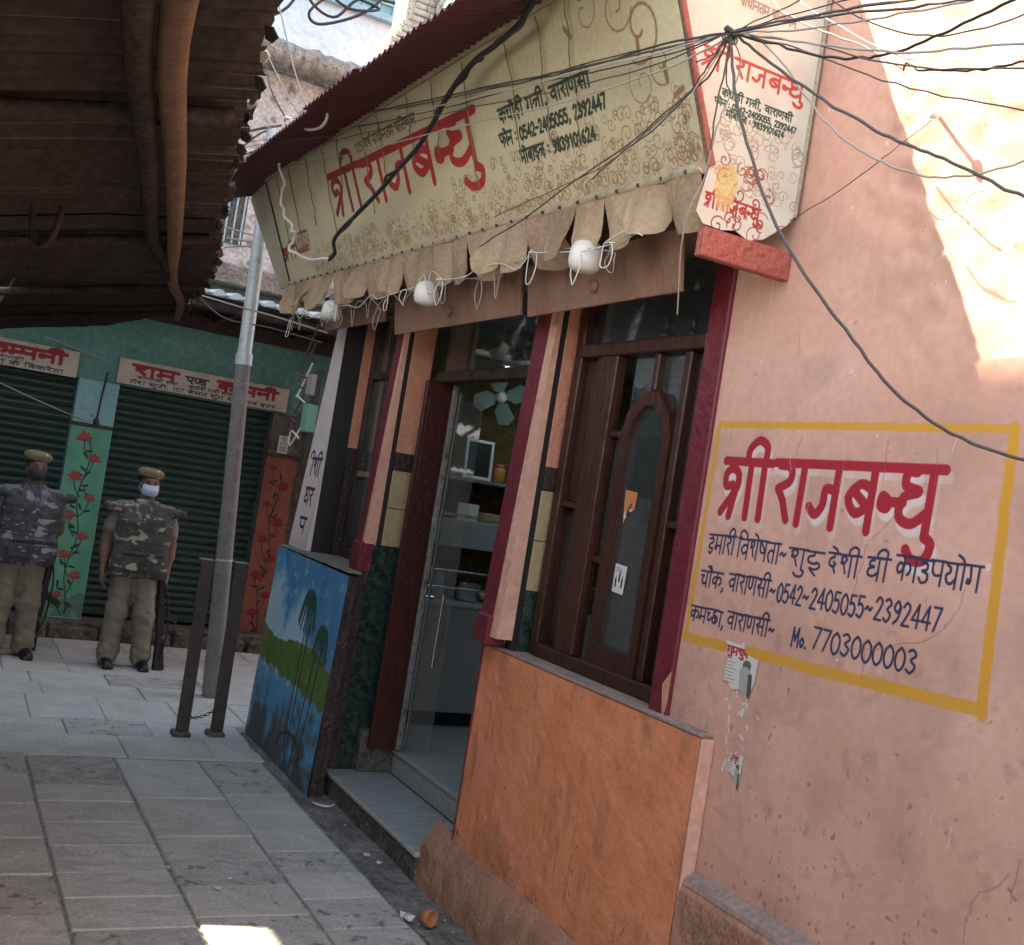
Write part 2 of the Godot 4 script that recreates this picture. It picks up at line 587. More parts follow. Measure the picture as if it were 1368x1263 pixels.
func make_materials():
	M.bump_fine = bumps(5, 256, 0.04, 4.0)
	surface("slab", 21, Color(0.42, 0.41, 0.375), Color(0.54, 0.53, 0.485), 1.7, 0.8, 0.008, 0.2, Color(0.14, 0.13, 0.115), 0.14, 0.4, 0.0, true, 512)
	surface("slab_warm", 22, Color(0.41, 0.395, 0.355), Color(0.53, 0.515, 0.465), 1.5, 0.8, 0.008, 0.22, Color(0.14, 0.125, 0.11), 0.16, 0.4, 0.0, true, 512)
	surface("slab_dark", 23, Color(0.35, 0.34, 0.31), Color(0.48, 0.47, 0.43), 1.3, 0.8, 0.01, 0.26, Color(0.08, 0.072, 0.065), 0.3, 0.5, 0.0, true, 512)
	surface("slab_pale", 24, Color(0.42, 0.45, 0.47), Color(0.55, 0.57, 0.57), 1.6, 0.8, 0.01, 0.2, Color(0.2, 0.19, 0.18), 0.15, 0.5)
	surface("slab_light", 28, Color(0.43, 0.43, 0.40), Color(0.56, 0.555, 0.515), 1.4, 0.8, 0.009, 0.22, Color(0.17, 0.16, 0.145), 0.2, 0.5, 0.0, true, 512)
	surface("slab_stained", 29, Color(0.29, 0.275, 0.245), Color(0.49, 0.48, 0.445), 0.9, 0.8, 0.012, 0.3, Color(0.10, 0.085, 0.07), 0.3, 0.6, 0.0, true, 512)
	surface("plinth_cap", 67, Color(0.24, 0.165, 0.13), Color(0.34, 0.245, 0.20), 0.9, 0.95, 0.012, 0.35, Color(0.12, 0.09, 0.075), 0.2, 0.6)
	surface("joint", 25, Color(0.19, 0.18, 0.16), Color(0.36, 0.345, 0.31), 0.7, 0.95, 0.02, 0.5)
	surface("gutter", 26, Color(0.10, 0.095, 0.085), Color(0.26, 0.25, 0.23), 1.3, 0.9, 0.012, 0.4, Color(0.05, 0.045, 0.04), 0.25, 1.0)
	surface("earth", 27, Color(0.14, 0.13, 0.115), Color(0.2, 0.19, 0.17), 3.0, 0.95)
	surface("pink", 31, Color(0.56, 0.30, 0.215), Color(0.65, 0.38, 0.28), 1.6, 0.9, 0.01, 0.14, Color(0.3, 0.15, 0.12), 0.16, 0.6)
	surface("peach", 32, Color(0.50, 0.22, 0.135), Color(0.58, 0.27, 0.17), 0.8, 0.85, 0.012, 0.15, Color(0.25, 0.1, 0.06), 0.12, 0.4)
	surface("dado", 33, Color(0.50, 0.165, 0.075), Color(0.60, 0.22, 0.115), 1.3, 0.85, 0.012, 0.2, Color(0.17, 0.075, 0.045), 0.22, 0.7, 0.0, true, 512)
	surface("plinth", 34, Color(0.26, 0.135, 0.085), Color(0.46, 0.24, 0.155), 1.2, 0.95, 0.01, 0.35, Color(0.11, 0.075, 0.055), 0.22, 0.7, 0.0, true, 512)
	surface("cement", 35, Color(0.16, 0.15, 0.14), Color(0.26, 0.245, 0.23), 0.8, 0.95, 0.015, 0.4, Color(0.07, 0.065, 0.06), 0.25, 1.2)
	surface("red_paint", 36, Color(0.11, 0.01, 0.018), Color(0.17, 0.016, 0.028), 0.6, 0.5, 0.015, 0.25, Color(0.06, 0.01, 0.012), 0.2, 0.4)
	surface("wood", 37, Color(0.03, 0.0095, 0.0055), Color(0.062, 0.019, 0.010), 0.5, 0.45, 0.012, 0.4, Color(0.03, 0.012, 0.008), 0.25, 0.5)
	M.wood.uv1_scale = Vector3(5, 0.6, 5)
	surface("wood_red", 38, Color(0.04, 0.009, 0.007), Color(0.07, 0.015, 0.011), 0.5, 0.45, 0.012, 0.3, Color(0.04, 0.01, 0.008), 0.2, 0.4)
	surface("wood_dark", 39, Color(0.022, 0.014, 0.011), Color(0.05, 0.03, 0.022), 0.5, 0.6, 0.012, 0.4)
	surface("board", 40, Color(0.20, 0.11, 0.07), Color(0.30, 0.17, 0.115), 1.0, 0.7, 0.01, 0.2, Color(0.1, 0.05, 0.035), 0.16, 0.4)
	surface("marble_green", 41, Color(0.008, 0.02, 0.016), Color(0.05, 0.075, 0.062), 0.35, 0.25, 0.02, 0.9, Color(0.2, 0.24, 0.21), 0.2, 0.0)
	surface("marble", 42, Color(0.25, 0.28, 0.27), Color(0.44, 0.46, 0.44), 0.6, 0.35, 0.02, 0.2, Color(0.13, 0.13, 0.12), 0.2, 0.2)
	M.marble.uv1_scale = Vector3(0.8, 2, 5)
	surface("tile_cream", 43, Color(0.34, 0.26, 0.14), Color(0.43, 0.335, 0.19), 0.3, 0.4, 0.015, 0.15, Color(0.2, 0.13, 0.07), 0.18, 0.1)
	surface("white_paint", 44, Color(0.60, 0.52, 0.50), Color(0.70, 0.63, 0.61), 0.7, 0.7, 0.012, 0.1, Color(0.3, 0.22, 0.2), 0.14, 0.3)
	surface("tin_red", 45, Color(0.055, 0.011, 0.016), Color(0.09, 0.018, 0.025), 1.0, 0.55, 0.012, 0.3, Color(0.05, 0.015, 0.012), 0.2, 0.4)
	surface("tin_black", 46, Color(0.026, 0.024, 0.023), Color(0.052, 0.046, 0.042), 0.8, 0.9, 0.012, 0.5, Color(0.09, 0.05, 0.03), 0.18, 0.8)  # near-black tone carries part of the stall roof's underside shade
	surface("beam", 47, Color(0.06, 0.035, 0.02), Color(0.15, 0.09, 0.055), 0.3, 0.8, 0.012, 0.5, Color(0.03, 0.018, 0.012), 0.25, 0.8)
	surface("valance", 48, Color(0.29, 0.205, 0.125), Color(0.42, 0.315, 0.205), 0.9, 0.9, 0.01, 0.25, Color(0.2, 0.12, 0.065), 0.2, 0.5)
	surface("valance_grey", 148, Color(0.26, 0.185, 0.115), Color(0.38, 0.285, 0.19), 0.7, 0.9, 0.012, 0.3, Color(0.11, 0.075, 0.045), 0.25, 0.5)
	surface("valance_dark", 248, Color(0.21, 0.145, 0.085), Color(0.33, 0.24, 0.155), 0.8, 0.9, 0.012, 0.3, Color(0.09, 0.06, 0.035), 0.28, 0.5)
	for k in ["valance", "valance_grey", "valance_dark"]:
		M[k].backlight_enabled = true
		M[k].backlight = Color(0.2, 0.15, 0.1)
	surface("shutter", 49, Color(0.014, 0.036, 0.028), Color(0.026, 0.058, 0.046), 1.4, 0.55, 0.012, 0.3, Color(0.045, 0.03, 0.02), 0.25, 0.3)
	surface("teal", 50, Color(0.085, 0.23, 0.215), Color(0.14, 0.31, 0.285), 2.6, 0.85, 0.008, 0.2, Color(0.06, 0.13, 0.115), 0.14, 0.5)
	surface("teal_pale", 51, Color(0.20, 0.40, 0.42), Color(0.26, 0.47, 0.48), 1.0, 0.85, 0.012, 0.15, Color(0.1, 0.17, 0.17), 0.2, 0.4)
	surface("stone_dark", 52, Color(0.07, 0.06, 0.052), Color(0.15, 0.135, 0.12), 0.8, 0.95, 0.014, 0.5, Color(0.03, 0.027, 0.023), 0.3, 1.5)
	surface("lime", 53, Color(0.62, 0.76, 0.86), Color(0.70, 0.82, 0.90), 2.5, 0.9, 0.01, 0.08, Color(0.5, 0.53, 0.53), 0.12, 0.5)
	surface("lime_grey", 54, Color(0.36, 0.37, 0.36), Color(0.54, 0.55, 0.55), 1.6, 0.95, 0.012, 0.35, Color(0.1, 0.1, 0.09), 0.3, 1.0)
	surface("ledge", 55, Color(0.12, 0.12, 0.11), Color(0.46, 0.46, 0.44), 0.7, 0.95, 0.016, 0.6, Color(0.07, 0.065, 0.06), 0.3, 2.0)
	surface("blue_frame", 56, Color(0.28, 0.46, 0.54), Color(0.36, 0.53, 0.60), 1.0, 0.6, 0.01, 0.1)
	surface("brick_white", 57, Color(0.52, 0.49, 0.44), Color(0.68, 0.65, 0.6), 0.5, 0.95, 0.02, 0.3, Color(0.28, 0.24, 0.2), 0.25, 1.5)
	surface("brick_grey", 58, Color(0.40, 0.38, 0.34), Color(0.56, 0.54, 0.49), 0.5, 0.95, 0.02, 0.35, Color(0.22, 0.2, 0.17), 0.25, 1.5)
	surface("galvanised", 59, Color(0.42, 0.48, 0.51), Color(0.50, 0.56, 0.58), 0.9, 0.5, 0.012, 0.2, Color(0.18, 0.15, 0.13), 0.2, 0.2, 0.3)
	surface("pole_grey", 60, Color(0.16, 0.15, 0.14), Color(0.24, 0.22, 0.2), 0.5, 0.7, 0.012, 0.4, Color(0.08, 0.06, 0.045), 0.3, 0.4)
	surface("iron", 61, Color(0.025, 0.022, 0.02), Color(0.06, 0.048, 0.04), 0.4, 0.6, 0.014, 0.5, Color(0.1, 0.05, 0.03), 0.18, 0.5)
	surface("khaki", 62, Color(0.23, 0.185, 0.125), Color(0.28, 0.225, 0.155), 0.3, 0.95, 0.02, 0.2, Color(0.14, 0.11, 0.07), 0.15, 0.4, 0.0, false)
	surface("mustard", 63, Color(0.12, 0.08, 0.022), Color(0.165, 0.11, 0.03), 1.2, 0.8)
	surface("room_wall", 64, Color(0.16, 0.175, 0.165), Color(0.22, 0.235, 0.22), 1.5, 0.85)
	surface("sign_frame", 65, Color(0.30, 0.245, 0.165), Color(0.42, 0.35, 0.25), 0.5, 0.8, 0.014, 0.3, Color(0.12, 0.08, 0.05), 0.25, 0.4)
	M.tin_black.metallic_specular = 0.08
	plain("door_grey", Color(0.13, 0.13, 0.125), 0.45)
	plain("black", Color(0.012, 0.012, 0.013), 0.5)
	plain("rubber", Color(0.02, 0.02, 0.022), 0.55)
	plain("cable_white", Color(0.72, 0.72, 0.70), 0.5)
	plain("cable_grey", Color(0.06, 0.055, 0.052), 0.6)
	plain("cable_pale", Color(0.30, 0.28, 0.25), 0.6)
	plain("steel", Color(0.55, 0.56, 0.57), 0.22, 0.9)
	plain("counter", Color(0.30, 0.325, 0.315), 0.5)
	plain("plastic_white", Color(0.66, 0.65, 0.60), 0.45)
	plain("paper", Color(0.62, 0.61, 0.57), 0.9)
	plain("skin", Color(0.8, 0.8, 0.8), 0.6)
	M.skin.vertex_color_use_as_albedo = true
	M.skin.albedo_color = Color.WHITE
	plain("leather", Color(0.012, 0.011, 0.012), 0.35)
	plain("mask_blue", Color(0.42, 0.50, 0.68), 0.85)
	plain("mask_dark", Color(0.03, 0.03, 0.032), 0.9)
	plain("beret", Color(0.19, 0.165, 0.08), 0.95)
	plain("clay", Color(0.42, 0.16, 0.07), 0.9)
	plain("fibre", Color(0.75, 0.8, 0.8), 0.6)
	M.fibre.backlight_enabled = true
	M.fibre.backlight = Color(0.7, 0.75, 0.75)
	var glass := plain("glass", Color(0.10, 0.13, 0.13), 0.03)
	glass.transparency = BaseMaterial3D.TRANSPARENCY_ALPHA
	glass.albedo_color.a = 0.16
	var lamp := plain("tube_glow", Color(0.9, 0.95, 0.95), 0.4)
	lamp.emission_enabled = true
	lamp.emission = Color(0.8, 0.95, 1.0)
	lamp.emission_energy_multiplier = 1.2

# ---------------------------------------------------------------- ground
func build_ground():
	var g := thing("ground", "", "")
	for k in ["label", "category"]:
		g.remove_meta(k)
	structure(g)
	var st := maker()
	quad(st, Vector3(-150, -0.06, -150), Vector3(150, -0.06, -150), Vector3(150, -0.06, 150), Vector3(-150, -0.06, 150))
	put(g, "earth", done(st), M.earth)
	put(g, "mortar_bed", box_mesh(Vector3(-1.2, -0.055, -11.2), Vector3(2.5, -0.012, 3.0)), M.joint)
	put(g, "cross_lane_bed", box_mesh(Vector3(2.504, -0.055, -11.2), Vector3(8.0, -0.012, -8.0)), M.joint)
	# strip of broken cement along the shop front, uneven
	st = maker()
	var n := FastNoiseLite.new()
	n.seed = 3
	n.frequency = 1.6
	st.set_smooth_group(0)
	for i in 60:
		for j in 6:
			var q := []
			for d in [[0, 0], [1, 0], [1, 1], [0, 1]]:
				var z: float = -7.9 + (i + d[0]) * 0.11
				var x: float = 2.215 + (j + d[1]) * 0.055
				q.append(Vector3(x, -0.008 + n.get_noise_2d(x * 3.0, z) * 0.014 + 0.012 * (j + d[1]) / 6.0, z))
			quad(st, q[0], q[1], q[2], q[3])
	put(g, "gutter", done(st), M.gutter)
	# slabs, column by column along the lane
	var cols := [
		[-1.15, -0.72, []], [-0.72, -0.25, []], [-0.25, 0.265, []],
		[0.27, 0.765, [-7.16, -6.72, -6.2, -5.68, -5.2, -4.77]],
		[0.775, 1.272, [-7.13, -6.53, -6.26, -5.92, -5.57, -5.22, -4.93, -4.6]],
		[1.284, 1.79, [-7.1, -6.79, -6.32, -5.99, -5.69, -5.36, -5.03, -4.69]],
		[1.80, 2.2, [-7.1, -6.75, -6.42, -6.1, -5.8, -5.48, -5.17, -4.85]]]
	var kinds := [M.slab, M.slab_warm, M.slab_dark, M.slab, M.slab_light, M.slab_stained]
	for c in cols:
		var zs: Array = c[2].duplicate()
		if zs.is_empty():
			zs = [-7.15 + rng.randf() * 0.03]
		while zs[-1] < 1.5:
			zs.append(zs[-1] + rng.randf_range(0.3, 0.44))
		for k in zs.size() - 1:
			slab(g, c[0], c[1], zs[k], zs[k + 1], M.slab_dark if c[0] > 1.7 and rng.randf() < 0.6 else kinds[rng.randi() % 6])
	var rows := [-11.15, -10.62, -10.1, -9.62, -9.2, -8.76, -8.07, -7.66, -7.14]
	for k in rows.size() - 1:
		var x := -1.15 - rng.randf() * 0.3
		while x < (7.0 if rows[k] < -8.1 else 2.2):
			var w := rng.randf_range(0.42, 0.85)
			var end := x + w
			if rows[k] >= -8.1:
				end = minf(end, 2.25)
			if end - x > 0.08:
				slab(g, x, end, rows[k], rows[k + 1] - rng.randf() * 0.004, kinds[rng.randi() % 6])
			x = end

func slab(g, x0, x1, z0, z1, m):
	var gap := rng.randf_range(0.0012, 0.0035)
	var c := Vector3((x0 + x1) / 2.0, 0, (z0 + z1) / 2.0)
	var xf := Transform3D(Basis.from_euler(Vector3(rng.randfn(0, 0.005), rng.randfn(0, 0.006), rng.randfn(0, 0.005))), c + Vector3(0, -0.022 + rng.randfn(0, 0.002), 0))
	var h := Vector3((x1 - x0) / 2.0 - gap, 0.02, (z1 - z0) / 2.0 - gap)
	put(g, "paving_slab", box_mesh(-h, h, 0.006, xf), m)

# ---------------------------------------------------------------- the corner shop
var shop: Node3D

func pink_picture() -> Image:
	# wall face from z -3.36 to -0.86 and from y 0 to 4.5; 410 pixels a metre
	var w := 1024
	var h := 1843
	var ppm := 409.6
	var n1 := noise_bytes(71, w, h, 0.004, 5, false)
	var n2 := noise_bytes(72, w, h, 0.05, 4, false)
	var n3 := noise_bytes(73, w, h, 0.016, 4, false)
	var n4 := noise_bytes(74, w, h, 0.09, 2, false)
	var n5 := noise_bytes(75, w, h, 0.006, 5, false)
	var grey := s_rgb(0.33, 0.20, 0.155)
	var a := s_rgb(0.565, 0.305, 0.215)
	var b := s_rgb(0.655, 0.385, 0.285)
	var dirt := s_rgb(0.24, 0.13, 0.085)
	var bare := s_rgb(0.74, 0.66, 0.60)
	var out := PackedByteArray()
	out.resize(w * h * 3)
	for y in h:
		var hy := 4.5 - y / ppm
		for x in w:
			var i := y * w + x
			var z := -3.36 + x / ppm
			var t := clampf(n1[i] / 255.0, 0.0, 1.0)
			var g := 0.965 + n2[i] / 255.0 * 0.07
			var c := a.lerp(b, t)
			# small scuffs, thick low on the wall where people brush past
			var lim := 214.0 - 44.0 * clampf((1.55 - hy) / 0.9, 0.0, 1.0)
			if n2[i] > lim and n3[i] > 110:
				c = c.lerp(dirt, minf((n2[i] - lim) / 30.0, 0.75))
			if hy < 1.75 and n3[i] > 168:
				c = c.lerp(dirt, (n3[i] - 168) / 200.0)
			# broad greyed patches of handled plaster
			if n5[i] > 120:
				c = c.lerp(grey, minf((n5[i] - 120) / 300.0, 0.32))
			# flaked limewash, kept to the sunlit end so its colour adds to the glare
			if hy > 2.55 and z + (n5[i] - 128) / 500.0 > -2.2 and n3[i] > 100:
				c = c.lerp(bare, 0.65)
			elif n3[i] > 224 and n4[i] > 130:
				c = c.lerp(bare, 0.6)
			out[i * 3] = int(clampf(c.r * g, 0, 1) * 255.0)
			out[i * 3 + 1] = int(clampf(c.g * g, 0, 1) * 255.0)
			out[i * 3 + 2] = int(clampf(c.b * g, 0, 1) * 255.0)
	var im := Image.create_from_data(w, h, false, Image.FORMAT_RGB8, out)
	var P := func(z: float, yy: float) -> Vector2: return Vector2((z + 3.36) * ppm, (4.5 - yy) * ppm)
	# painted yellow border
	var yel := s_rgb(0.60, 0.29, 0.025)
	var bord := [[-3.318, 2.348, -2.045, 2.352, 5.0], [-2.05, 2.355, -2.022, 1.585, 7.0], [-2.02, 1.594, -3.325, 1.553, 7.5], [-3.328, 1.55, -3.32, 2.348, 4.5]]
	for e in bord:
		var line := []
		for k in 25:
			line.append(P.call(lerpf(e[0], e[2], k / 24.0), lerpf(e[1], e[3], k / 24.0)) + Vector2(rng.randfn(0, 0.5), rng.randfn(0, 0.5)))
		stroke(im, line, e[4], yel, 0.82)
	# big red name with a white edge thrown down and left
	var red := s_rgb(0.34, 0.012, 0.022)
	var pale := s_rgb(0.66, 0.55, 0.52)
	for pass_no in 2:
		var off := Vector2(5, 9) if pass_no == 0 else Vector2.ZERO
		var col := pale if pass_no == 0 else red
		var r := 7.4 if pass_no == 0 else 6.4
		var s0: Vector2 = P.call(-3.24, 2.02) + off
		var s1: Vector2 = P.call(-2.995, 2.02) + off
		write(im, "shr ii", s0.x, s0.y, s1.x, s1.y, 0.195 * ppm, r, col, -0.02, 0.0, 0.35 if pass_no == 0 else 1.0)
		s0 = P.call(-2.975, 2.02) + off
		s1 = P.call(-2.265, 2.03) + off
		write(im, "r aa j b ndh u", s0.x, s0.y, s1.x, s1.y, 0.2 * ppm, r, col, 0.02, 0.0, 0.35 if pass_no == 0 else 1.0)
	var navy := s_rgb(0.022, 0.022, 0.06)
	var rows := [
		["h m aa r ii", -3.28, -3.13, 1.876, 0.066], ["i v sh e ss t aa ~", -3.115, -2.86, 1.876, 0.068], ["sh u ddh", -2.85, -2.69, 1.872, 0.066],
		["d e sh ii", -2.666, -2.53, 1.878, 0.066], ["gh ii", -2.5, -2.412, 1.882, 0.068], ["k aa u0 p y o g", -2.388, -2.085, 1.898, 0.07],
		["ch au k ,", -3.295, -3.15, 1.75, 0.056], ["v aa r aa nn s ii ~", -3.135, -2.885, 1.756, 0.06], ["0 5 4 2 ~", -2.878, -2.725, 1.757, 0.064],
		["2 4 0 5 0 5 5 ~", -2.72, -2.45, 1.76, 0.068], ["2 3 9 2 4 4 7", -2.445, -2.195, 1.768, 0.07],
		["k m cchh aa ,", -3.322, -3.12, 1.62, 0.052], ["v aa r aa nn s ii ~", -3.112, -2.86, 1.628, 0.056], ["M lo .", -2.775, -2.70, 1.624, 0.064], ["7 7 0 3 0 0 0 0 0 3", -2.685, -2.255, 1.636, 0.07]]
	for e in rows:
		var p0: Vector2 = P.call(e[1], e[3])
		var p1: Vector2 = P.call(e[2], e[3] + 0.003)
		write(im, e[0], p0.x, p0.y, p1.x, p1.y, e[4] * ppm, 1.5, navy, 0.04, 0.03)
	# torn bills: pasted paper and glue marks
	var torn := s_rgb(0.62, 0.58, 0.53)
	for k in 46:
		var c: Vector2 = P.call(-2.975 + rng.randfn(0, 0.045), rng.randf_range(1.1, 1.58))
		stroke(im, [c, c + Vector2(rng.randfn(0, 3), rng.randfn(0, 6))], rng.randf_range(0.6, 2.6), torn, 0.9)
	# hairline cracks and chipped spots
	for k in 9:
		var p: Vector2 = P.call(rng.randf_range(-3.2, -1.2), rng.randf_range(0.9, 4.0))
		var line := [p]
		var d := Vector2(rng.randfn(0, 0.5), 1.0).normalized()
		for j in rng.randi_range(10, 26):
			d = (d + Vector2(rng.randfn(0, 0.35), rng.randfn(0, 0.15))).normalized()
			line.append(line[-1] + d * 9.0)
		stroke(im, line, 0.45, s_rgb(0.22, 0.11, 0.08), 0.75)
	for k in 40:
		var p: Vector2 = P.call(rng.randf_range(-3.25, -1.0), rng.randf_range(0.6, 4.2))
		for j in 4:
			stroke(im, [p, p + Vector2(rng.randfn(0, 2.5), rng.randfn(0, 2.5))], rng.randf_range(0.6, 1.6), s_rgb(0.36, 0.2, 0.15), 0.6)
	# streaks where water ran and the brush scraped
	for k in 70:
		var c: Vector2 = P.call(rng.randf_range(-3.3, -1.0), rng.randf_range(0.3, 3.6))
		var l := rng.randf_range(6, 60)
		var dark := rng.randf() < 0.6
		var line := [c]
		for j in 4:
			line.append(line[-1] + Vector2(rng.randfn(0, 1.4), l / 4.0))
		stroke(im, line, rng.randf_range(0.4, 1.3), s_rgb(0.26, 0.13, 0.1) if dark else s_rgb(0.68, 0.5, 0.45), 0.5)
	for k in 130:
		var c: Vector2 = P.call(rng.randf_range(-3.1, -1.0), 1.5 * rng.randf() * rng.randf() + 0.2)
		stroke(im, [c, c + Vector2(rng.randfn(0, 2), rng.randfn(0, 7))], rng.randf_range(0.7, 1.9), dirt, 0.7)
	return im

# the wall face as a sheet of plaster that gets rougher towards its upper near end
func rough_wall() -> ArrayMesh:
	var st := maker()
	st.set_smooth_group(0)
	var n := FastNoiseLite.new()
	n.seed = 44
	n.frequency = 9.0
	n.fractal_octaves = 4
	var big := FastNoiseLite.new()
	big.seed = 45
	big.frequency = 1.3
	var nu := 110
	var nv := 190
	var pos := []
	for j in nv + 1:
		var row := []
		for i in nu + 1:
			var y := 4.5 * (1.0 - float(j) / nv)
			var z := -3.36 + 2.5 * i / nu
			var rough := clampf((y - 2.35) * 1.6, 0, 1) * clampf((z + 2.95 + big.get_noise_2d(z, y) * 0.5) * 2.5, 0, 1)
			var d := big.get_noise_2d(z * 1.4 + 8.0, y * 1.4) * 0.0015 + n.get_noise_2d(z, y) * (0.0002 + 0.02 * rough)
			row.append(Vector3(2.547 - d, y, z))
		pos.append(row)
	for j in nv:
		for i in nu:
			quad_uv(st, pos[j][i], pos[j][i + 1], pos[j + 1][i + 1], pos[j + 1][i], Vector2(float(i) / nu, float(j) / nv), Vector2(float(i + 1) / nu, float(j) / nv), Vector2(float(i + 1) / nu, float(j + 1) / nv), Vector2(float(i) / nu, float(j + 1) / nv))
	return done(st)

func dado_picture() -> Image:
	var w := 700
	var h := 424
	var n1 := noise_bytes(171, w, h, 0.007, 4, false)
	var n2 := noise_bytes(172, w, h, 0.06, 3, false)
	var n3 := noise_bytes(173, w, h, 0.011, 4, false)
	var a := s_rgb(0.60, 0.20, 0.085)
	var b := s_rgb(0.69, 0.265, 0.13)
	var dirt := s_rgb(0.13, 0.07, 0.045)
	var rub := s_rgb(0.30, 0.12, 0.07)
	var out := PackedByteArray()
	out.resize(w * h * 3)
	for y in h:
		var low := clampf((y - 250.0) / 150.0, 0, 1)
		for x in w:
			var i := y * w + x
			var s := n3[(y / 3) * w + x]
			var c := a.lerp(b, n1[i] / 255.0)
			if s > 165 - 34.0 * low:
				c = c.lerp(rub, minf((s - 165 + 34.0 * low) / 130.0, 0.42))
			if n2[i] > 206 - 36.0 * low and n3[i] > 128:
				c = c.lerp(dirt, minf((n2[i] - 206 + 36.0 * low) / 60.0, 0.6))
			var g := 0.95 + n2[i] / 255.0 * 0.1
			out[i * 3] = int(clampf(c.r * g, 0, 1) * 255.0)
			out[i * 3 + 1] = int(clampf(c.g * g, 0, 1) * 255.0)
			out[i * 3 + 2] = int(clampf(c.b * g, 0, 1) * 255.0)
	var im := Image.create_from_data(w, h, false, Image.FORMAT_RGB8, out)
	for k in 34:
		var p := Vector2(rng.randf() * w, rng.randf() * h)
		stroke(im, [p, p + Vector2(rng.randfn(0, 2), rng.randf_range(1, 6))], rng.randf_range(0.6, 1.7), dirt, 0.7)
	for k in 26:
		var p := Vector2(rng.randf() * w, rng.randf_range(40, h))
		var line := [p]
		for j in 4:
			line.append(line[-1] + Vector2(rng.randfn(0, 1.2), rng.randf_range(8, 26)))
		stroke(im, line, rng.randf_range(1.0, 4.5), rub, 0.28)
	return im

func mural_picture() -> Image:
	var w := 512
	var h := 480
	var n1 := noise_bytes(81, w, h, 0.02, 4, false)
	var n2 := noise_bytes(82, w, h, 0.012, 4, false)
	var im := Image.create(w, h, false, Image.FORMAT_RGB8)
	var deep := s_rgb(0.06, 0.20, 0.42)
	var mid := s_rgb(0.09, 0.32, 0.55)
	var light := s_rgb(0.42, 0.64, 0.74)
	var green := s_rgb(0.075, 0.15, 0.025)
	var green2 := s_rgb(0.14, 0.23, 0.04)
	var mud := s_rgb(0.085, 0.075, 0.065)
	for y in h:
		for x in w:
			var i := y * w + x
			var u := float(x) / w
			var v := float(y) / h
			var a := n1[i] / 255.0
			var b := n2[(y / 3) * w + x] / 255.0
			var hill := 0.40 + 0.02 * u + 0.03 * sin(u * 7.0) + (a - 0.5) * 0.02
			var shore := 0.575 + 0.04 * u + 0.012 * sin(u * 60.0 + a * 8.0)
			var c: Color
			if v < hill:
				var spray := 0.12 + 0.22 * absf(sin(u * 8.0 + 0.6)) * (1.0 - u * 0.8) + (a - 0.5) * 0.16
				c = mid.lerp(light, clampf((v - (0.40 - spray * 1.15)) * 6.0, 0, 1)) if v > 0.40 - spray * 1.2 and u < 0.62 else deep.lerp(mid, clampf(b * 1.1 - 0.2, 0, 1))
				c = c.lerp(light, clampf((a - 0.62) * 2.0, 0, 0.5))
			elif v < shore:
				c = green.lerp(green2, a)
			else:
				c = mid.lerp(light, clampf((0.66 - v) * 5.0 + (a - 0.5) * 1.6, 0, 1))
				var grime := clampf((v - 0.66) * 4.0 + (b - 0.5) * 1.8 + (a - 0.5) * 1.6, 0, 1)
				c = c.lerp(mud, grime * 0.9)
			im.set_pixel(x, y, c)
	var trunk := s_rgb(0.012, 0.022, 0.016)
	var leaf := s_rgb(0.02, 0.075, 0.045)
	for p in [[0.60, 0.20, 0.60, 0.9], [0.65, 0.22, 0.64, 0.95], [0.80, 0.31, 0.72, 0.95], [0.86, 0.33, 0.80, 0.9]]:
		stroke(im, [Vector2(p[0] * w, p[1] * h), Vector2((p[0] + p[2]) / 2 * w, (p[1] + p[3]) / 2 * h), Vector2(p[2] * w, p[3] * h)], 3.2, trunk)
	for p in [[0.60, 0.20, 1.2], [0.83, 0.32, 1.0]]:
		for k in 15:
			var a := -PI / 2 + (k - 7) * 0.42
			var c := Vector2(p[0] * w, p[1] * h)
			var l: float = 58.0 * p[2]
			stroke(im, spline([c, c + Vector2(cos(a) * l * 0.5, sin(a) * l * 0.35 - 8), c + Vector2(cos(a) * l * 0.8, sin(a) * l * 0.3 + l * 0.65)], 6), 4.0, leaf, 0.95)
	var arch := []
	for k in 20:
		var a := PI + PI * k / 18.0
		arch.append(Vector2(0.66 * w + cos(a) * 80, 0.9 * h + sin(a) * 44))
	stroke(im, arch, 3.0, trunk, 0.8)
	return im

# one strip of a facade post: leans back a little, foot at x0, head at x1
func post(parent, called, z0, z1, y0, y1, x0, x1, back, m):
	var st := maker()
	var f := [Vector3(x0, y0, z0), Vector3(x0, y0, z1), Vector3(x1, y1, z1), Vector3(x1, y1, z0)]
	var b := [Vector3(back, y0, z0), Vector3(back, y0, z1), Vector3(back, y1, z1), Vector3(back, y1, z0)]
	quad(st, f[0], f[1], f[2], f[3])
	quad(st, b[3], b[2], b[1], b[0])
	for k in 4:
		var j := (k + 1) % 4
		quad(st, f[j], f[k], b[k], b[j])
	return put(parent, called, done(st), m)

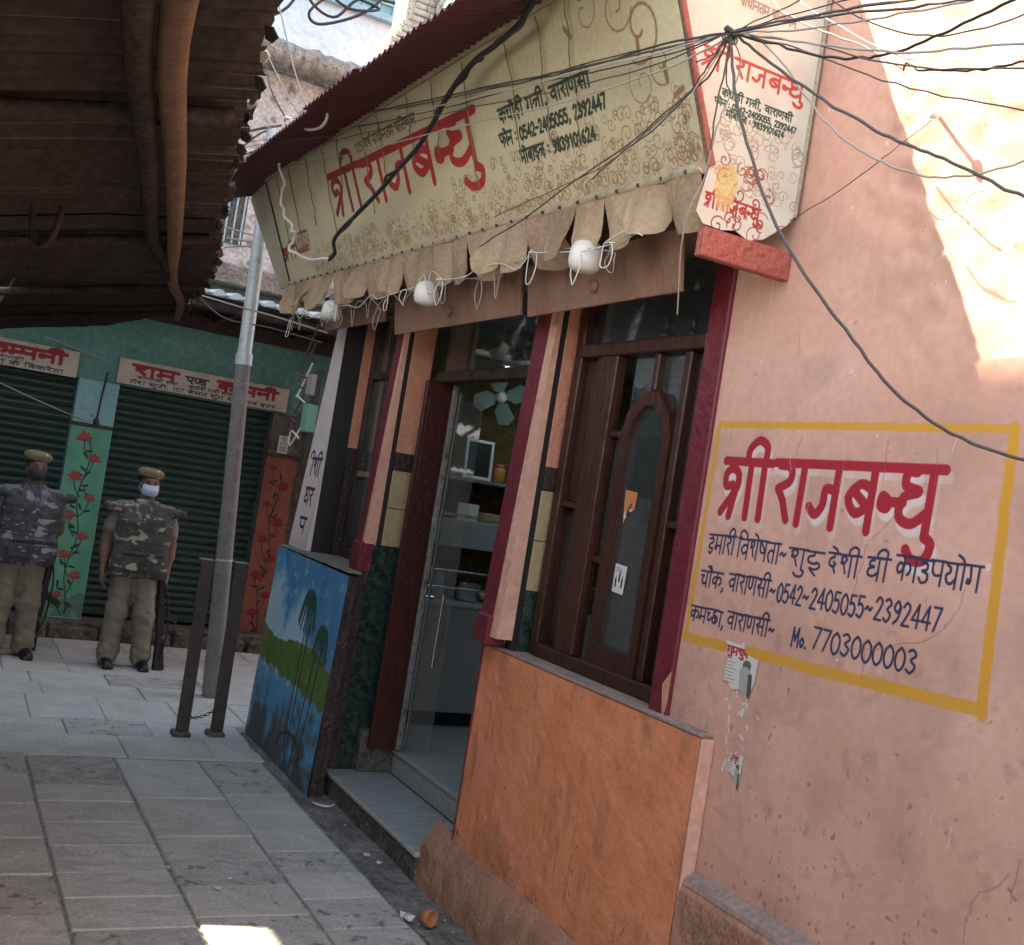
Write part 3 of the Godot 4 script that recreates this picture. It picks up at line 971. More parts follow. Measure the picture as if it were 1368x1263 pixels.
func build_shop():
	shop = thing("corner_shop", "pink corner sweet shop with orange dado, marble step and wooden windows", "shop")
	# painted wall beside the shop front
	picture("pink_wall", pink_picture(), 0.9)
	var wall := put(shop, "painted_wall", rough_wall(), M.pink_wall)
	wall.set_meta("label", "pink wall with hand painted sign in a yellow border")
	put(shop, "wall", box_mesh(Vector3(2.572, -0.05, -3.355), Vector3(2.95, 8.0, -0.862), 0.0), M.pink)
	put(shop, "wall", box_mesh(Vector3(2.545, -0.05, -0.858), Vector3(2.95, 8.0, 5.0), 0.0), M.pink)
	put(shop, "wall", box_mesh(Vector3(2.545, 4.502, -3.355), Vector3(2.5715, 8.0, -0.862), 0.0), M.pink)
	# sloped cement kerb along its foot
	var st := maker()
	var prof := PackedVector2Array([Vector2(2.55, 0), Vector2(2.475, 0), Vector2(2.49, 0.745), Vector2(2.505, 0.775), Vector2(2.55, 0.805)])
	prism(st, prof, Vector3(0, -0.03, -3.076), Vector3.RIGHT, Vector3.UP, Vector3(0, 0, 6.0))
	put(shop, "wall_plinth", done(st), M.plinth)
	st = maker()
	prism(st, PackedVector2Array([Vector2(2.497, 0.766), Vector2(2.503, 0.782), Vector2(2.548, 0.812), Vector2(2.548, 0.78)]), Vector3(0, -0.03, -3.07), Vector3.RIGHT, Vector3.UP, Vector3(0, 0, 5.9))
	put(shop, "plinth_top", done(st), M.plinth_cap)
	# dado under the big window
	put(shop, "dado", box_mesh(Vector3(2.496, 0.2, -4.80), Vector3(2.76, 1.238, -3.082), 0.01), M.dado)
	picture("dado_face", dado_picture(), 0.85)
	M.dado_face.normal_enabled = true
	M.dado_face.normal_texture = M.bump_fine
	M.dado_face.normal_scale = 0.35
	put(shop, "dado_face", plate(Vector3(2.492, 1.236, -4.80), Vector3(2.492, 1.236, -3.083), Vector3(2.488, 0.2, -3.083), Vector3(2.488, 0.2, -4.80)), M.dado_face)
	put(shop, "dado_edge", box_mesh(Vector3(2.4895, 0.3, -3.0815), Vector3(2.545, 1.235, -3.070), 0.003), M.pink)
	put(shop, "dado_sill", box_mesh(Vector3(2.489, 1.2385, -4.79), Vector3(2.74, 1.252, -3.085), 0.005), M.plinth_cap)
	put(shop, "door_edge", box_mesh(Vector3(2.486, 0.2, -4.815), Vector3(2.76, 1.24, -4.801), 0.002), M.red_paint)
	# rough skirting at its foot, built as an uneven band
	st = maker()
	st.set_smooth_group(0)
	var nz := FastNoiseLite.new()
	nz.seed = 8
	nz.frequency = 3.0
	var shape := [Vector2(2.425, -0.03), Vector2(2.432, 0.08), Vector2(2.445, 0.19), Vector2(2.462, 0.245), Vector2(2.486, 0.285), Vector2(2.5, 0.32)]
	var seg := 90
	for i in seg:
		for j in shape.size() - 1:
			var q := []
			for d in [[0, 0], [1, 0], [1, 1], [0, 1]]:
				var z: float = -5.04 + (i + d[0]) * (1.97 / seg)
				var p: Vector2 = shape[j + d[1]]
				var bump := nz.get_noise_2d(z * 2.0, p.y * 4.0) * 0.008 + nz.get_noise_2d(z * 8.0, p.y * 16.0) * 0.002
				q.append(Vector3(p.x + bump, p.y + bump * 0.6, z))
			quad(st, q[0], q[1], q[2], q[3])
	st.set_smooth_group(-1)
	prism(st, PackedVector2Array([Vector2(2.43, -0.03), Vector2(2.44, 0.19), Vector2(2.47, 0.26), Vector2(2.7, 0.26), Vector2(2.7, -0.03)]), Vector3(0, 0, -5.035), Vector3.RIGHT, Vector3.UP, Vector3(0, 0, 0.24))
	put(shop, "skirting", done(st), M.plinth)
	# red edge of the window opening
	put(shop, "window_edge", box_mesh(Vector3(2.53, 1.2, -3.47), Vector3(2.75, 3.3, -3.352), 0.006), M.red_paint)
	st = maker()
	tri(st, Vector3(2.5285, 1.42, -3.352), Vector3(2.5285, 1.36, -3.40), Vector3(2.5285, 1.30, -3.352))
	tri(st, Vector3(2.5285, 1.30, -3.352), Vector3(2.5285, 1.36, -3.40), Vector3(2.5285, 1.22, -3.37))
	put(shop, "chipped_patch", done(st), M.peach)
	# posts between the bays
	var p0: MeshInstance3D = post(shop, "pillar", -7.9, -7.48, 1.375, 3.1, 2.385, 2.5, 2.75, M.white_paint)
	p0.set_meta("label", "white painted pillar with upright black lettering")
	picture("pillar_text", pillar_picture(), 0.8)
	var fx := func(y: float) -> float: return 2.385 + (y - 1.375) * 0.0667 - 0.003
	put(p0, "lettering", plate(Vector3(fx.call(2.12), 2.12, -7.86), Vector3(fx.call(2.12), 2.12, -7.52), Vector3(fx.call(1.42), 1.42, -7.86 + 0.34), Vector3(fx.call(1.42), 1.42, -7.86)), M.pillar_text)
	for e in [[-6.655, -6.56, -6.52, 0.12, 1.42], [-4.785, -4.66, -4.59, 1.252, 1.3]]:
		post(shop, "post_face", e[0], e[1], e[4], 3.1, 2.432, 2.5, 2.70, M.red_paint)
		if e[4] > 1.4:
			put(shop, "post_base", box_mesh(Vector3(2.433, e[3], e[0]), Vector3(2.70, e[4] - 0.001, e[2] - 0.002), 0.004), M.wood_dark)
			put(shop, "post_foot", box_mesh(Vector3(2.415, 1.36, e[0] - 0.01), Vector3(2.52, 1.55, e[2] + 0.004), 0.012), M.red_paint)
		post(shop, "post_edge", e[1] + 0.001, e[2], e[4], 3.1, 2.436, 2.506, 2.520, M.pink)
		put(shop, "shutter_guide", box_mesh(Vector3(2.522, e[3], e[1] + 0.002), Vector3(2.553, 3.1, e[2] - 0.004), 0.002), M.black)
		var za: float = e[2] - 0.05
		put(shop, "reveal", box_mesh(Vector3(2.5535, 2.13, za), Vector3(2.70, 3.1, e[2]), 0.002), M.peach)
		put(shop, "dark_tile", box_mesh(Vector3(2.5535, 2.02, za), Vector3(2.70, 2.128, e[2] + 0.003), 0.002), M.wood_dark)
		for k in 2:
			put(shop, "cream_tile", box_mesh(Vector3(2.5535, 1.78 - k * 0.24, za), Vector3(2.70, 2.016 - k * 0.24, e[2] + 0.004), 0.003), M.tile_cream)
		put(shop, "marble_panel", box_mesh(Vector3(2.50 if e[4] > 1.4 else 2.5535, e[3], za), Vector3(2.70, 1.536, e[2] + 0.005), 0.003), M.marble_green)
	put(shop, "post_foot", box_mesh(Vector3(2.418, 1.252, -4.8), Vector3(2.52, 1.40, -4.655), 0.012), M.red_paint)
	# far window bay, reveal of the white pillar
	put(shop, "shutter_guide", box_mesh(Vector3(2.42, 1.375, -7.4795), Vector3(2.56, 3.1, -7.47), 0.002), M.black)
	put(shop, "reveal", box_mesh(Vector3(2.561, 2.13, -7.478), Vector3(2.70, 3.1, -7.45), 0.002), M.peach)
	put(shop, "dark_tile", box_mesh(Vector3(2.561, 1.375, -7.478), Vector3(2.70, 2.128, -7.448), 0.002), M.wood_dark)
	# mural panel
	picture("mural", mural_picture(), 0.75)
	put(shop, "mural_panel", plate(Vector3(2.305, 1.36, -7.85), Vector3(2.31, 1.345, -6.33), Vector3(2.294, -0.02, -6.40), Vector3(2.29, -0.02, -7.9)), M.mural).set_meta("label", "low panel painted with palms, green bank and blue water")
	st = maker()
	prism(st, PackedVector2Array([Vector2(2.300, -0.03), Vector2(2.317, 1.345), Vector2(2.385, 1.345), Vector2(2.385, -0.03)]), Vector3(0, 0, -7.88), Vector3.RIGHT, Vector3.UP, Vector3(0, 0, 1.50))
	put(shop, "mural_base", done(st), M.wood_dark)
	put(shop, "mural_sill", box_mesh(Vector3(2.312, 1.36, -7.85), Vector3(2.40, 1.374, -6.36), 0.004), M.cement)
	put(shop, "window_sill", box_mesh(Vector3(2.4005, 1.36, -7.85), Vector3(2.7, 1.3735, -6.66), 0.003), M.cement)
	put(shop, "mural_wall", box_mesh(Vector3(2.386, -0.04, -7.88), Vector3(2.70, 1.359, -6.70), 0.0), M.stone_dark)
	# left end of the shop, closing wall
	put(shop, "end_wall", box_mesh(Vector3(2.6, -0.05, -8.1), Vector3(14.0, 8.0, -7.91), 0.0), M.pink)
	# steps
	put(shop, "step", box_mesh(Vector3(2.425, -0.05, -6.46), Vector3(2.83, 0.118, -5.035), 0.01), M.stone_dark)
	put(shop, "step_tread", box_mesh(Vector3(2.41, 0.1185, -6.50), Vector3(2.826, 0.145, -5.03), 0.006), M.marble)
	put(shop, "step_riser", box_mesh(Vector3(2.828, 0.1455, -6.6), Vector3(2.86, 0.272, -4.83), 0.003), M.marble)
	put(shop, "threshold", box_mesh(Vector3(2.815, 0.273, -6.6), Vector3(3.0, 0.3, -4.83), 0.005), M.marble)
	put(shop, "step_cheek", box_mesh(Vector3(2.60, 0.1455, -6.62), Vector3(2.827, 0.4, -6.44), 0.005), M.stone_dark)
	# lintel and upper storey behind the sign
	put(shop, "lintel", box_mesh(Vector3(2.51, 3.101, -7.9), Vector3(2.75, 4.25, -3.36), 0.0), M.board)
	put(shop, "upper_wall_core", box_mesh(Vector3(2.56, 4.251, -7.905), Vector3(2.9, 8.0, -3.36), 0.0), M.brick_white)
	build_windows()
	build_door()
	build_boards()
	build_bricks()

func pillar_picture() -> Image:
	var im := Image.create(160, 330, false, Image.FORMAT_RGB8)
	var base := blotch(12, 256, s_rgb(0.62, 0.54, 0.52), s_rgb(0.70, 0.63, 0.61), 0.012, 0.1)
	im.blit_rect(base, Rect2i(0, 0, 160, 256), Vector2i.ZERO)
	im.blit_rect(base, Rect2i(0, 0, 160, 74), Vector2i(0, 256))
	var ink := s_rgb(0.03, 0.025, 0.03)
	write(im, "ii sh ii", 34, 105, 140, 105, 58, 5, ink)
	write(im, "gh r", 40, 205, 130, 205, 56, 5, ink)
	write(im, "p", 50, 300, 120, 300, 50, 5, ink)
	return im

func wood_bar(parent, called, x0, x1, y0, y1, z0, z1, m = null):
	return put(parent, called, box_mesh(Vector3(x0, y0, z0), Vector3(x1, y1, z1), 0.006), m if m != null else M.wood)

func build_windows():
	# the big window: transom light, panelled side leaves and a pointed glass leaf
	var win := Node3D.new()
	win.name = "window"
	shop.add_child(win)
	wood_bar(win, "frame_post", 2.60, 2.70, 1.252, 3.0, -4.565, -4.50)
	wood_bar(win, "frame_post", 2.60, 2.70, 1.252, 3.0, -3.535, -3.472)
	wood_bar(win, "transom", 2.585, 2.70, 2.655, 2.715, -4.499, -3.537)
	wood_bar(win, "bottom_rail", 2.59, 2.70, 1.253, 1.315, -4.499, -3.537)
	wood_bar(win, "mullion", 2.605, 2.69, 1.316, 2.654, -4.36, -4.315)
	wood_bar(win, "mullion", 2.605, 2.69, 1.316, 2.654, -3.69, -3.645)
	# fixed panels, left
	wood_bar(win, "panel", 2.66, 2.68, 1.316, 1.955, -4.499, -4.361, M.wood_dark)
	wood_bar(win, "panel", 2.64, 2.665, 1.985, 2.654, -4.499, -4.361, M.wood)
	wood_bar(win, "rail", 2.61, 2.69, 1.956, 1.984, -4.499, -4.361)
	# folding leaf
	wood_bar(win, "stile", 2.59, 2.65, 1.316, 2.654, -4.314, -4.17)
	wood_bar(win, "panel", 2.66, 2.68, 1.316, 1.735, -4.169, -4.09, M.wood_dark)
	put(win, "pane", box_mesh(Vector3(2.65, 1.766, -4.168), Vector3(2.655, 2.289, -4.091), 0.0), M.glass)
	wood_bar(win, "rail", 2.61, 2.68, 1.736, 1.764, -4.169, -4.09)
	wood_bar(win, "rail", 2.61, 2.68, 2.291, 2.32, -4.169, -4.09)
	# pointed leaf: an outline with a pointed hole
	var st := maker()
	var mid := -3.885
	var outer := [Vector2(-0.185, 1.316), Vector2(-0.185, 2.30), Vector2(-0.15, 2.40), Vector2(-0.05, 2.49), Vector2(0.05, 2.49), Vector2(0.15, 2.40), Vector2(0.185, 2.30), Vector2(0.185, 1.316)]
	var inner := [Vector2(-0.13, 1.40), Vector2(-0.13, 2.29), Vector2(-0.105, 2.36), Vector2(-0.03, 2.43), Vector2(0.03, 2.43), Vector2(0.105, 2.36), Vector2(0.13, 2.29), Vector2(0.13, 1.40)]
	for k in 8:
		var j := (k + 1) % 8
		var q := [outer[k], outer[j], inner[j], inner[k]]
		var f := []
		var b := []
		for p in q:
			f.append(Vector3(2.60, p.y, mid + p.x))
			b.append(Vector3(2.66, p.y, mid + p.x))
		quad(st, f[0], f[1], f[2], f[3])
		quad(st, b[3], b[2], b[1], b[0])
		quad(st, f[1], f[0], b[0], b[1])
		quad(st, f[3], f[2], b[2], b[3])
	put(win, "arched_leaf", done(st), M.wood)
	wood_bar(win, "arch_mullion", 2.605, 2.66, 2.492, 2.654, mid - 0.018, mid + 0.018)
	put(win, "pane", box_mesh(Vector3(2.625, 1.39, mid - 0.14), Vector3(2.63, 2.44, mid + 0.14), 0.0), M.glass)
	put(win, "pane", box_mesh(Vector3(2.64, 2.30, -4.088), Vector3(2.645, 2.654, -3.692), 0.0), M.glass)
	put(win, "pane", box_mesh(Vector3(2.64, 2.716, -4.498), Vector3(2.645, 3.0, -3.538), 0.0), M.glass)
	wood_bar(win, "panel", 2.65, 2.675, 1.316, 1.935, -3.644, -3.536, M.wood_dark)
	put(win, "pane", box_mesh(Vector3(2.65, 1.967, -3.643), Vector3(2.655, 2.654, -3.537), 0.0), M.glass)
	wood_bar(win, "rail", 2.61, 2.69, 1.936, 1.966, -3.644, -3.536)
	# paper stuck on the pane
	var im := Image.create(96, 128, false, Image.FORMAT_RGB8)
	im.fill(s_rgb(0.66, 0.64, 0.60))
	for e in [[20, 70], [48, 44], [72, 66]]:
		stroke(im, [Vector2(e[0], e[1]), Vector2(e[0], e[1] + 30)], 7, s_rgb(0.03, 0.03, 0.04))
		stroke(im, [Vector2(e[0], e[1] - 13), Vector2(e[0], e[1] - 12)], 4, s_rgb(0.03, 0.03, 0.04))
	for k in 5:
		stroke(im, [Vector2(10, 14 + k * 5.0), Vector2(36 + (k * 29) % 40, 14 + k * 5.0)], 0.8, s_rgb(0.15, 0.1, 0.1))
	picture("notice", im)
	var notice := put(self, "paper_notice", plate(Vector3(2.621, 1.755, -3.975), Vector3(2.621, 1.75, -3.885), Vector3(2.621, 1.63, -3.89), Vector3(2.621, 1.635, -3.975)), M.notice)
	tag(notice, "small white paper notice on the pointed window pane", "notice")
	im = Image.create(64, 96, false, Image.FORMAT_RGB8)
	im.fill(s_rgb(0.55, 0.2, 0.06))
	stroke(im, [Vector2(20, 70), Vector2(40, 60), Vector2(44, 90)], 10, s_rgb(0.6, 0.55, 0.5))
	stroke(im, [Vector2(24, 66), Vector2(40, 40)], 5, s_rgb(0.08, 0.06, 0.06))
	picture("sticker", im)
	st = maker()
	for t in [[Vector2(0, 0), Vector2(1, 0.05), Vector2(0.95, 0.55)], [Vector2(0, 0), Vector2(0.95, 0.55), Vector2(0.6, 0.62)], [Vector2(0, 0), Vector2(0.6, 0.62), Vector2(0.1, 0.5)], [Vector2(0.1, 0.5), Vector2(0.5, 0.6), Vector2(0.2, 1.0)]]:
		for p in t:
			st.set_uv(p)
			st.add_vertex(Vector3(2.621, 2.07 - p.y * 0.15, -3.99 + p.x * 0.095))
	tag(put(self, "torn_sticker", done(st), M.sticker), "torn orange sticker on the pointed window pane", "sticker")
	# far narrow window
	var far := Node3D.new()
	far.name = "far_window"
	shop.add_child(far)
	wood_bar(far, "frame_post", 2.62, 2.70, 1.375, 3.05, -7.445, -7.38, M.wood_dark)
	wood_bar(far, "frame_post", 2.60, 2.70, 1.375, 3.05, -6.76, -6.70, M.wood_red)
	wood_bar(far, "transom", 2.61, 2.69, 2.62, 2.67, -7.379, -6.762, M.wood_dark)
	wood_bar(far, "bottom_rail", 2.61, 2.69, 1.376, 1.44, -7.379, -6.762, M.wood_dark)
	wood_bar(far, "mullion", 2.62, 2.69, 1.441, 2.619, -7.10, -7.06, M.wood_dark)
	wood_bar(far, "rail", 2.63, 2.69, 1.94, 1.98, -7.379, -7.101, M.board)
	wood_bar(far, "leaf", 2.65, 2.68, 1.441, 2.619, -7.059, -6.91, M.wood_red)
	wood_bar(far, "leaf", 2.64, 2.67, 1.441, 2.619, -6.909, -6.763, M.wood_red)
	for y in [1.6, 2.15]:
		wood_bar(far, "hinge", 2.628, 2.64, y, y + 0.045, -6.93, -6.89, M.board)
	put(far, "pane", box_mesh(Vector3(2.65, 1.441, -7.378), Vector3(2.655, 2.619, -7.102), 0.0), M.glass)
	put(far, "pane", box_mesh(Vector3(2.65, 2.671, -7.378), Vector3(2.655, 3.05, -6.763), 0.0), M.glass)

func build_door():
	var door := Node3D.new()
	door.name = "door"
	shop.add_child(door)
	wood_bar(door, "frame_head", 2.70, 2.80, 2.60, 2.665, -6.42, -4.80, M.wood_dark)
	put(door, "transom_pane", box_mesh(Vector3(2.74, 2.666, -6.40), Vector3(2.745, 3.09, -4.82), 0.0), M.glass)
	# wooden leaf folded back against the post, framed and panelled
	wood_bar(door, "leaf", 2.625, 2.80, 0.31, 2.6, -6.40, -6.36, M.wood_red)
	for y in [[0.42, 1.2], [1.32, 2.5]]:
		wood_bar(door, "leaf_panel", 2.65, 2.775, y[0], y[1], -6.361, -6.352, M.wood_red)
	wood_bar(door, "leaf_edge", 2.80, 2.835, 0.31, 2.6, -6.40, -6.34, M.cement)
	# glass leaf standing half open, aluminium edge and a long handle
	var hinge := Vector3(2.84, 0.31, -6.33)
	var dir := Vector3(0.28, 0, 0.30)
	var b := Basis(dir.normalized(), Vector3.UP, dir.normalized().cross(Vector3.UP))
	var xf := Transform3D(b, hinge)
	var w := 0.17
	put(door, "glass_leaf", box_mesh(Vector3(0.012, 0.04, -0.005), Vector3(w, 2.2, 0.005), 0.001, xf), M.glass)
	for e in [[0.0, 0.011]]:
		put(door, "stile", box_mesh(Vector3(e[0], 0.03, -0.012), Vector3(e[1], 2.24, 0.012), 0.003, xf), M.door_grey)
	var st := maker()
	tube(st, [xf * Vector3(w - 0.05, 0.55, 0.045), xf * Vector3(w - 0.05, 1.0, 0.045)], 0.009, 8)
	for y in [0.6, 0.95]:
		tube(st, [xf * Vector3(w - 0.05, y, 0.045), xf * Vector3(w - 0.05, y, 0.0)], 0.006, 6)
	put(door, "handle", done(st), M.steel)
	wood_bar(door, "right_jamb", 2.705, 2.80, 0.31, 2.6, -4.87, -4.815, M.red_paint)

func build_boards():
	# hanging brown boards under the sign
	for e in [[-7.72, -6.52, 2.835, 0.02], [-6.30, -4.68, 2.815, 0.0], [-4.60, -3.40, 2.832, -0.012]]:
		var xf := Transform3D(Basis.from_euler(Vector3(e[3] * 0.6, 0, 0.16)), Vector3(2.335, e[2], 0))
		put(shop, "hanging_board", box_mesh(Vector3(0, 0, e[0]), Vector3(0.018, 0.235, e[1]), 0.003, xf), M.board)
		var knob := maker()
		lathe(knob, [Vector2(0, 0), Vector2(0.03, 0.0), Vector2(0.028, 0.012), Vector2(0.012, 0.02), Vector2(0, 0.02)], 10, Transform3D(Basis(Vector3(0, 1, 0), Vector3(-1, 0, 0), Vector3(0, 0, 1)), xf * Vector3(0, 0.08, (e[0] + e[1]) / 2.0)))
		put(shop, "board_pull", done(knob), M.board)
	# red end of the shutter box under the side sign
	put(shop, "shutter_box", box_mesh(Vector3(2.16, 2.86, -3.10), Vector3(2.543, 2.96, -3.06), 0.004), M.tin_edge if M.has("tin_edge") else surface("tin_edge", 66, Color(0.30, 0.075, 0.055), Color(0.36, 0.1, 0.07), 0.5, 0.6))

func build_bricks():
	# thin old bricks of the upper storey: the pier facing the camera, then the wall along the lane
	var upper := Node3D.new()
	upper.name = "upper_wall"
	shop.add_child(upper)
	var ms := [M.brick_white, M.brick_grey, M.brick_white]
	var row := 0
	var y := 4.22
	while y < 5.75:
		var left := 2.235 + maxf(0.0, (y - 4.72)) * 0.42 + rng.randf_range(-0.02, 0.02)
		var x := left
		while x < 2.55:
			var w := minf(rng.randf_range(0.08, 0.13), 2.556 - x)
			if w > 0.02:
				var d := rng.randfn(0, 0.006)
				put(upper, "brick", box_mesh(Vector3(x + 0.004, y + 0.004, -7.42), Vector3(x + w - 0.002, y + 0.041, -7.115 + d), 0.007), M.brick_grey)
			x += w
		y += 0.045
		row += 1
	put(upper, "pier_core", box_mesh(Vector3(2.36, 4.2, -7.4), Vector3(2.559, 5.6, -7.135), 0.0), M.brick_grey)
	y = 4.30
	row = 0
	while y < 5.32:
		var z := -7.11 + (row % 2) * 0.07
		while z < -5.2:
			var l := rng.randf_range(0.12, 0.17)
			put(upper, "brick", box_mesh(Vector3(2.545 + rng.randfn(0, 0.004), y + 0.004, z + 0.004), Vector3(2.565, y + 0.05, z + l - 0.003), 0.006), ms[rng.randi() % 3])
			z += l
		y += 0.056
		row += 1

# ---------------------------------------------------------------- inside the shop
func build_interior():
	# the room itself belongs to the shop
	put(shop, "room_floor", box_mesh(Vector3(2.861, 0.2, -7.9), Vector3(5.6, 0.2985, -3.3), 0.0), M.marble)
	put(shop, "room_ceiling", box_mesh(Vector3(2.76, 3.102, -7.9), Vector3(5.6, 3.2, -3.3), 0.0), M.room_wall)
	put(shop, "room_back_wall", box_mesh(Vector3(5.4, 0.2, -7.9), Vector3(5.6, 3.1, -3.3), 0.0), M.room_wall)
	put(shop, "room_side_wall", box_mesh(Vector3(2.96, 0.3, -7.9), Vector3(5.4, 3.1, -7.75), 0.0), M.mustard)
	put(shop, "room_near_wall", box_mesh(Vector3(2.951, 0.2, -3.35), Vector3(5.4, 3.1, -3.2), 0.0), M.room_wall)
	var c := thing("sales_counter", "pale sweet counter seen through the open shop door", "counter", Vector3(3.0, 0.3, -7.1))
	put(c, "front", box_mesh(Vector3(0.1, 0.1, 0.0), Vector3(1.6, 0.84, 0.02)), M.counter)
	put(c, "top", box_mesh(Vector3(0.06, 0.842, -0.5), Vector3(1.62, 0.87, 0.04)), M.counter)
	put(c, "plinth", box_mesh(Vector3(0.14, 0.0, -0.45), Vector3(1.55, 0.1, -0.03)), M.black)
	put(c, "side", box_mesh(Vector3(0.1, 0.1, -0.46), Vector3(0.12, 0.841, -0.001)), M.counter)
	var st := maker()
	for y in [0.97, 1.09]:
		tube(st, [Vector3(0.12, y, 0.0), Vector3(1.55, y, 0.0)], 0.008, 6)
	for x in [0.12, 0.8, 1.5]:
		tube(st, [Vector3(x, 0.87, 0.0), Vector3(x, 1.1, 0.0)], 0.008, 6)
	put(c, "guard_rail", done(st), M.steel)
	var pots := [[3.32, 0.075, 0.2, "tall steel pot on the counter behind the rail"], [3.58, 0.09, 0.13, "wide steel bowl on the counter beside the tall pot"]]
	for p in pots:
		st = maker()
		lathe(st, [Vector2(0, 0), Vector2(p[1] * 0.9, 0), Vector2(p[1], 0.02), Vector2(p[1], p[2]), Vector2(p[1] * 1.08, p[2] + 0.005), Vector2(p[1] * 0.96, p[2]), Vector2(p[1] * 0.94, 0.03)], 18)
		var o := put(self, "steel_pot", done(st), M.steel)
		o.position = Vector3(p[0], 1.171, -7.3)
		tag(o, p[3], "pot", "steel pots on the counter")
	var sh := thing("wall_shelf", "grey wall shelf inside the shop carrying a framed picture", "shelf", Vector3(3.3, 1.55, -7.7))
	put(sh, "board", box_mesh(Vector3(-0.1, 0.48, -0.04), Vector3(1.2, 0.505, 0.4)), M.room_wall)
	put(sh, "cabinet", box_mesh(Vector3(-0.08, 0.0, -0.04), Vector3(1.2, 0.2, 0.42)), M.counter)
	put(sh, "bracket", box_mesh(Vector3(-0.09, 0.201, -0.04), Vector3(-0.06, 0.479, 0.38)), M.room_wall)
	put(sh, "bracket", box_mesh(Vector3(1.17, 0.201, -0.04), Vector3(1.2, 0.479, 0.38)), M.room_wall)
	var pf := thing("framed_picture", "white framed dark picture standing on the shop shelf", "picture", Vector3(3.53, 2.056, -7.36))
	pf.rotation = Vector3(-0.08, 0.1, 0.0)
	for e in [[-0.12, 0.12, 0.0, 0.022], [-0.12, 0.12, 0.268, 0.29], [-0.12, -0.098, 0.0225, 0.2675], [0.098, 0.12, 0.0225, 0.2675]]:
		put(pf, "frame", box_mesh(Vector3(e[0], e[2], 0), Vector3(e[1], e[3], 0.02), 0.003), M.plastic_white)
	put(pf, "glass", box_mesh(Vector3(-0.098, 0.0226, 0.0), Vector3(0.098, 0.2674, 0.008), 0.0), M.black)
	# stock: jars and cartons on shelf and counter
	var jar := maker()
	lathe(jar, [Vector2(0, 0), Vector2(0.045, 0), Vector2(0.05, 0.012), Vector2(0.05, 0.10), Vector2(0.038, 0.115), Vector2(0, 0.115)], 14)
	var jar_mesh := done(jar)
	var lid := maker()
	lathe(lid, [Vector2(0.041, 0.1155), Vector2(0.041, 0.14), Vector2(0, 0.142)], 14)
	var lid_mesh := done(lid)
	var fills := [plain("sweet_orange", Color(0.42, 0.17, 0.03), 0.4), plain("sweet_white", Color(0.55, 0.5, 0.38), 0.5), plain("sweet_brown", Color(0.16, 0.07, 0.03), 0.4)]
	var order := ["first", "second", "third", "fourth", "fifth"]
	for k in 5:
		var o := thing("sweet_jar", "filled sweet jar on the shop shelf, %s from the framed picture" % order[k], "jar", Vector3(3.74 + k * 0.125, 2.056, -7.42 + 0.03 * (k % 2)), "sweet jars on the shelf")
		put(o, "glass", jar_mesh, fills[k % 3])
		put(o, "lid", lid_mesh, M.tin_edge if M.has("tin_edge") else M.red_paint)
	for k in 5:
		var o := thing("sweet_carton", "small sweet carton on the white cabinet, %s from the door side" % order[k], "carton", Vector3(3.30 + k * 0.19, 1.751, -7.4), "cartons on the cabinet")
		o.rotation.y = rng.randfn(0, 0.12)
		put(o, "box", box_mesh(Vector3(-0.08, 0, -0.1), Vector3(0.08, 0.07 + 0.05 * (k % 2), 0.1), 0.003), [M.red_paint, M.plastic_white, M.tile_cream][k % 3])
		put(o, "band", box_mesh(Vector3(-0.082, 0.02, 0.1002), Vector3(0.082, 0.04, 0.103), 0.0), M.tile_cream)
	for k in 4:
		var tray := thing("sweet_tray", "steel tray heaped with sweets on the counter, %s from the door side" % order[k], "tray", Vector3(3.16 + k * 0.0 + (0.0 if k < 1 else 0.62 + (k - 1) * 0.3), 1.171, -7.28), "sweet trays on the counter")
		put(tray, "tray", box_mesh(Vector3(-0.1, 0, -0.13), Vector3(0.1, 0.025, 0.13), 0.008), M.steel)
		for j in 8:
			var ball := maker()
			lathe(ball, [Vector2(0, -0.026), Vector2(0.02, -0.018), Vector2(0.027, 0), Vector2(0.02, 0.018), Vector2(0, 0.026)], 8, Transform3D(Basis.IDENTITY, Vector3(-0.06 + (j % 3) * 0.055, 0.05 + (0.035 if j > 5 else 0.0), -0.07 + (j / 3) * 0.055)))
			put(tray, "sweet", done(ball), fills[k % 3])
	var fan := thing("wall_fan", "pale wall fan with broad blades high inside the shop", "fan", Vector3(3.66, 2.69, -7.42))
	fan.rotation = Vector3(0.25, -0.5, 0.4)
	for k in 4:
		st = maker()
		var a := TAU * k / 4.0
		var blade := PackedVector2Array([Vector2(0.03, -0.02), Vector2(0.09, -0.075), Vector2(0.19, -0.07), Vector2(0.215, 0.0), Vector2(0.17, 0.06), Vector2(0.06, 0.035)])
		prism(st, blade, Vector3.ZERO, Vector3(cos(a), sin(a), 0.12), Vector3(-sin(a), cos(a), 0.2), Vector3(0, 0, 0.006))
		put(fan, "blade", done(st), M.fan_green if M.has("fan_green") else plain("fan_green", Color(0.20, 0.25, 0.22), 0.5))
	st = maker()
	lathe(st, [Vector2(0, 0.04), Vector2(0.035, 0.035), Vector2(0.045, 0), Vector2(0.045, -0.12), Vector2(0, -0.13)], 14, Transform3D(Basis(Vector3.RIGHT, Vector3.BACK, Vector3.DOWN), Vector3.ZERO))
	put(fan, "motor", done(st), M.plastic_white)
	st = maker()
	tube(st, [Vector3(0, 0, -0.12), Vector3(0.1, -0.05, -0.3)], 0.015, 8)
	put(fan, "arm", done(st), M.plastic_white)
	var t := thing("tube_lamp", "thin lit tube lamp under the shop ceiling", "lamp", Vector3(3.85, 2.84, -6.9))
	st = maker()
	tube(st, [Vector3(-0.45, 0, 0), Vector3(0.45, 0, 0)], 0.014, 10)
	put(t, "tube", done(st), M.tube_glow)
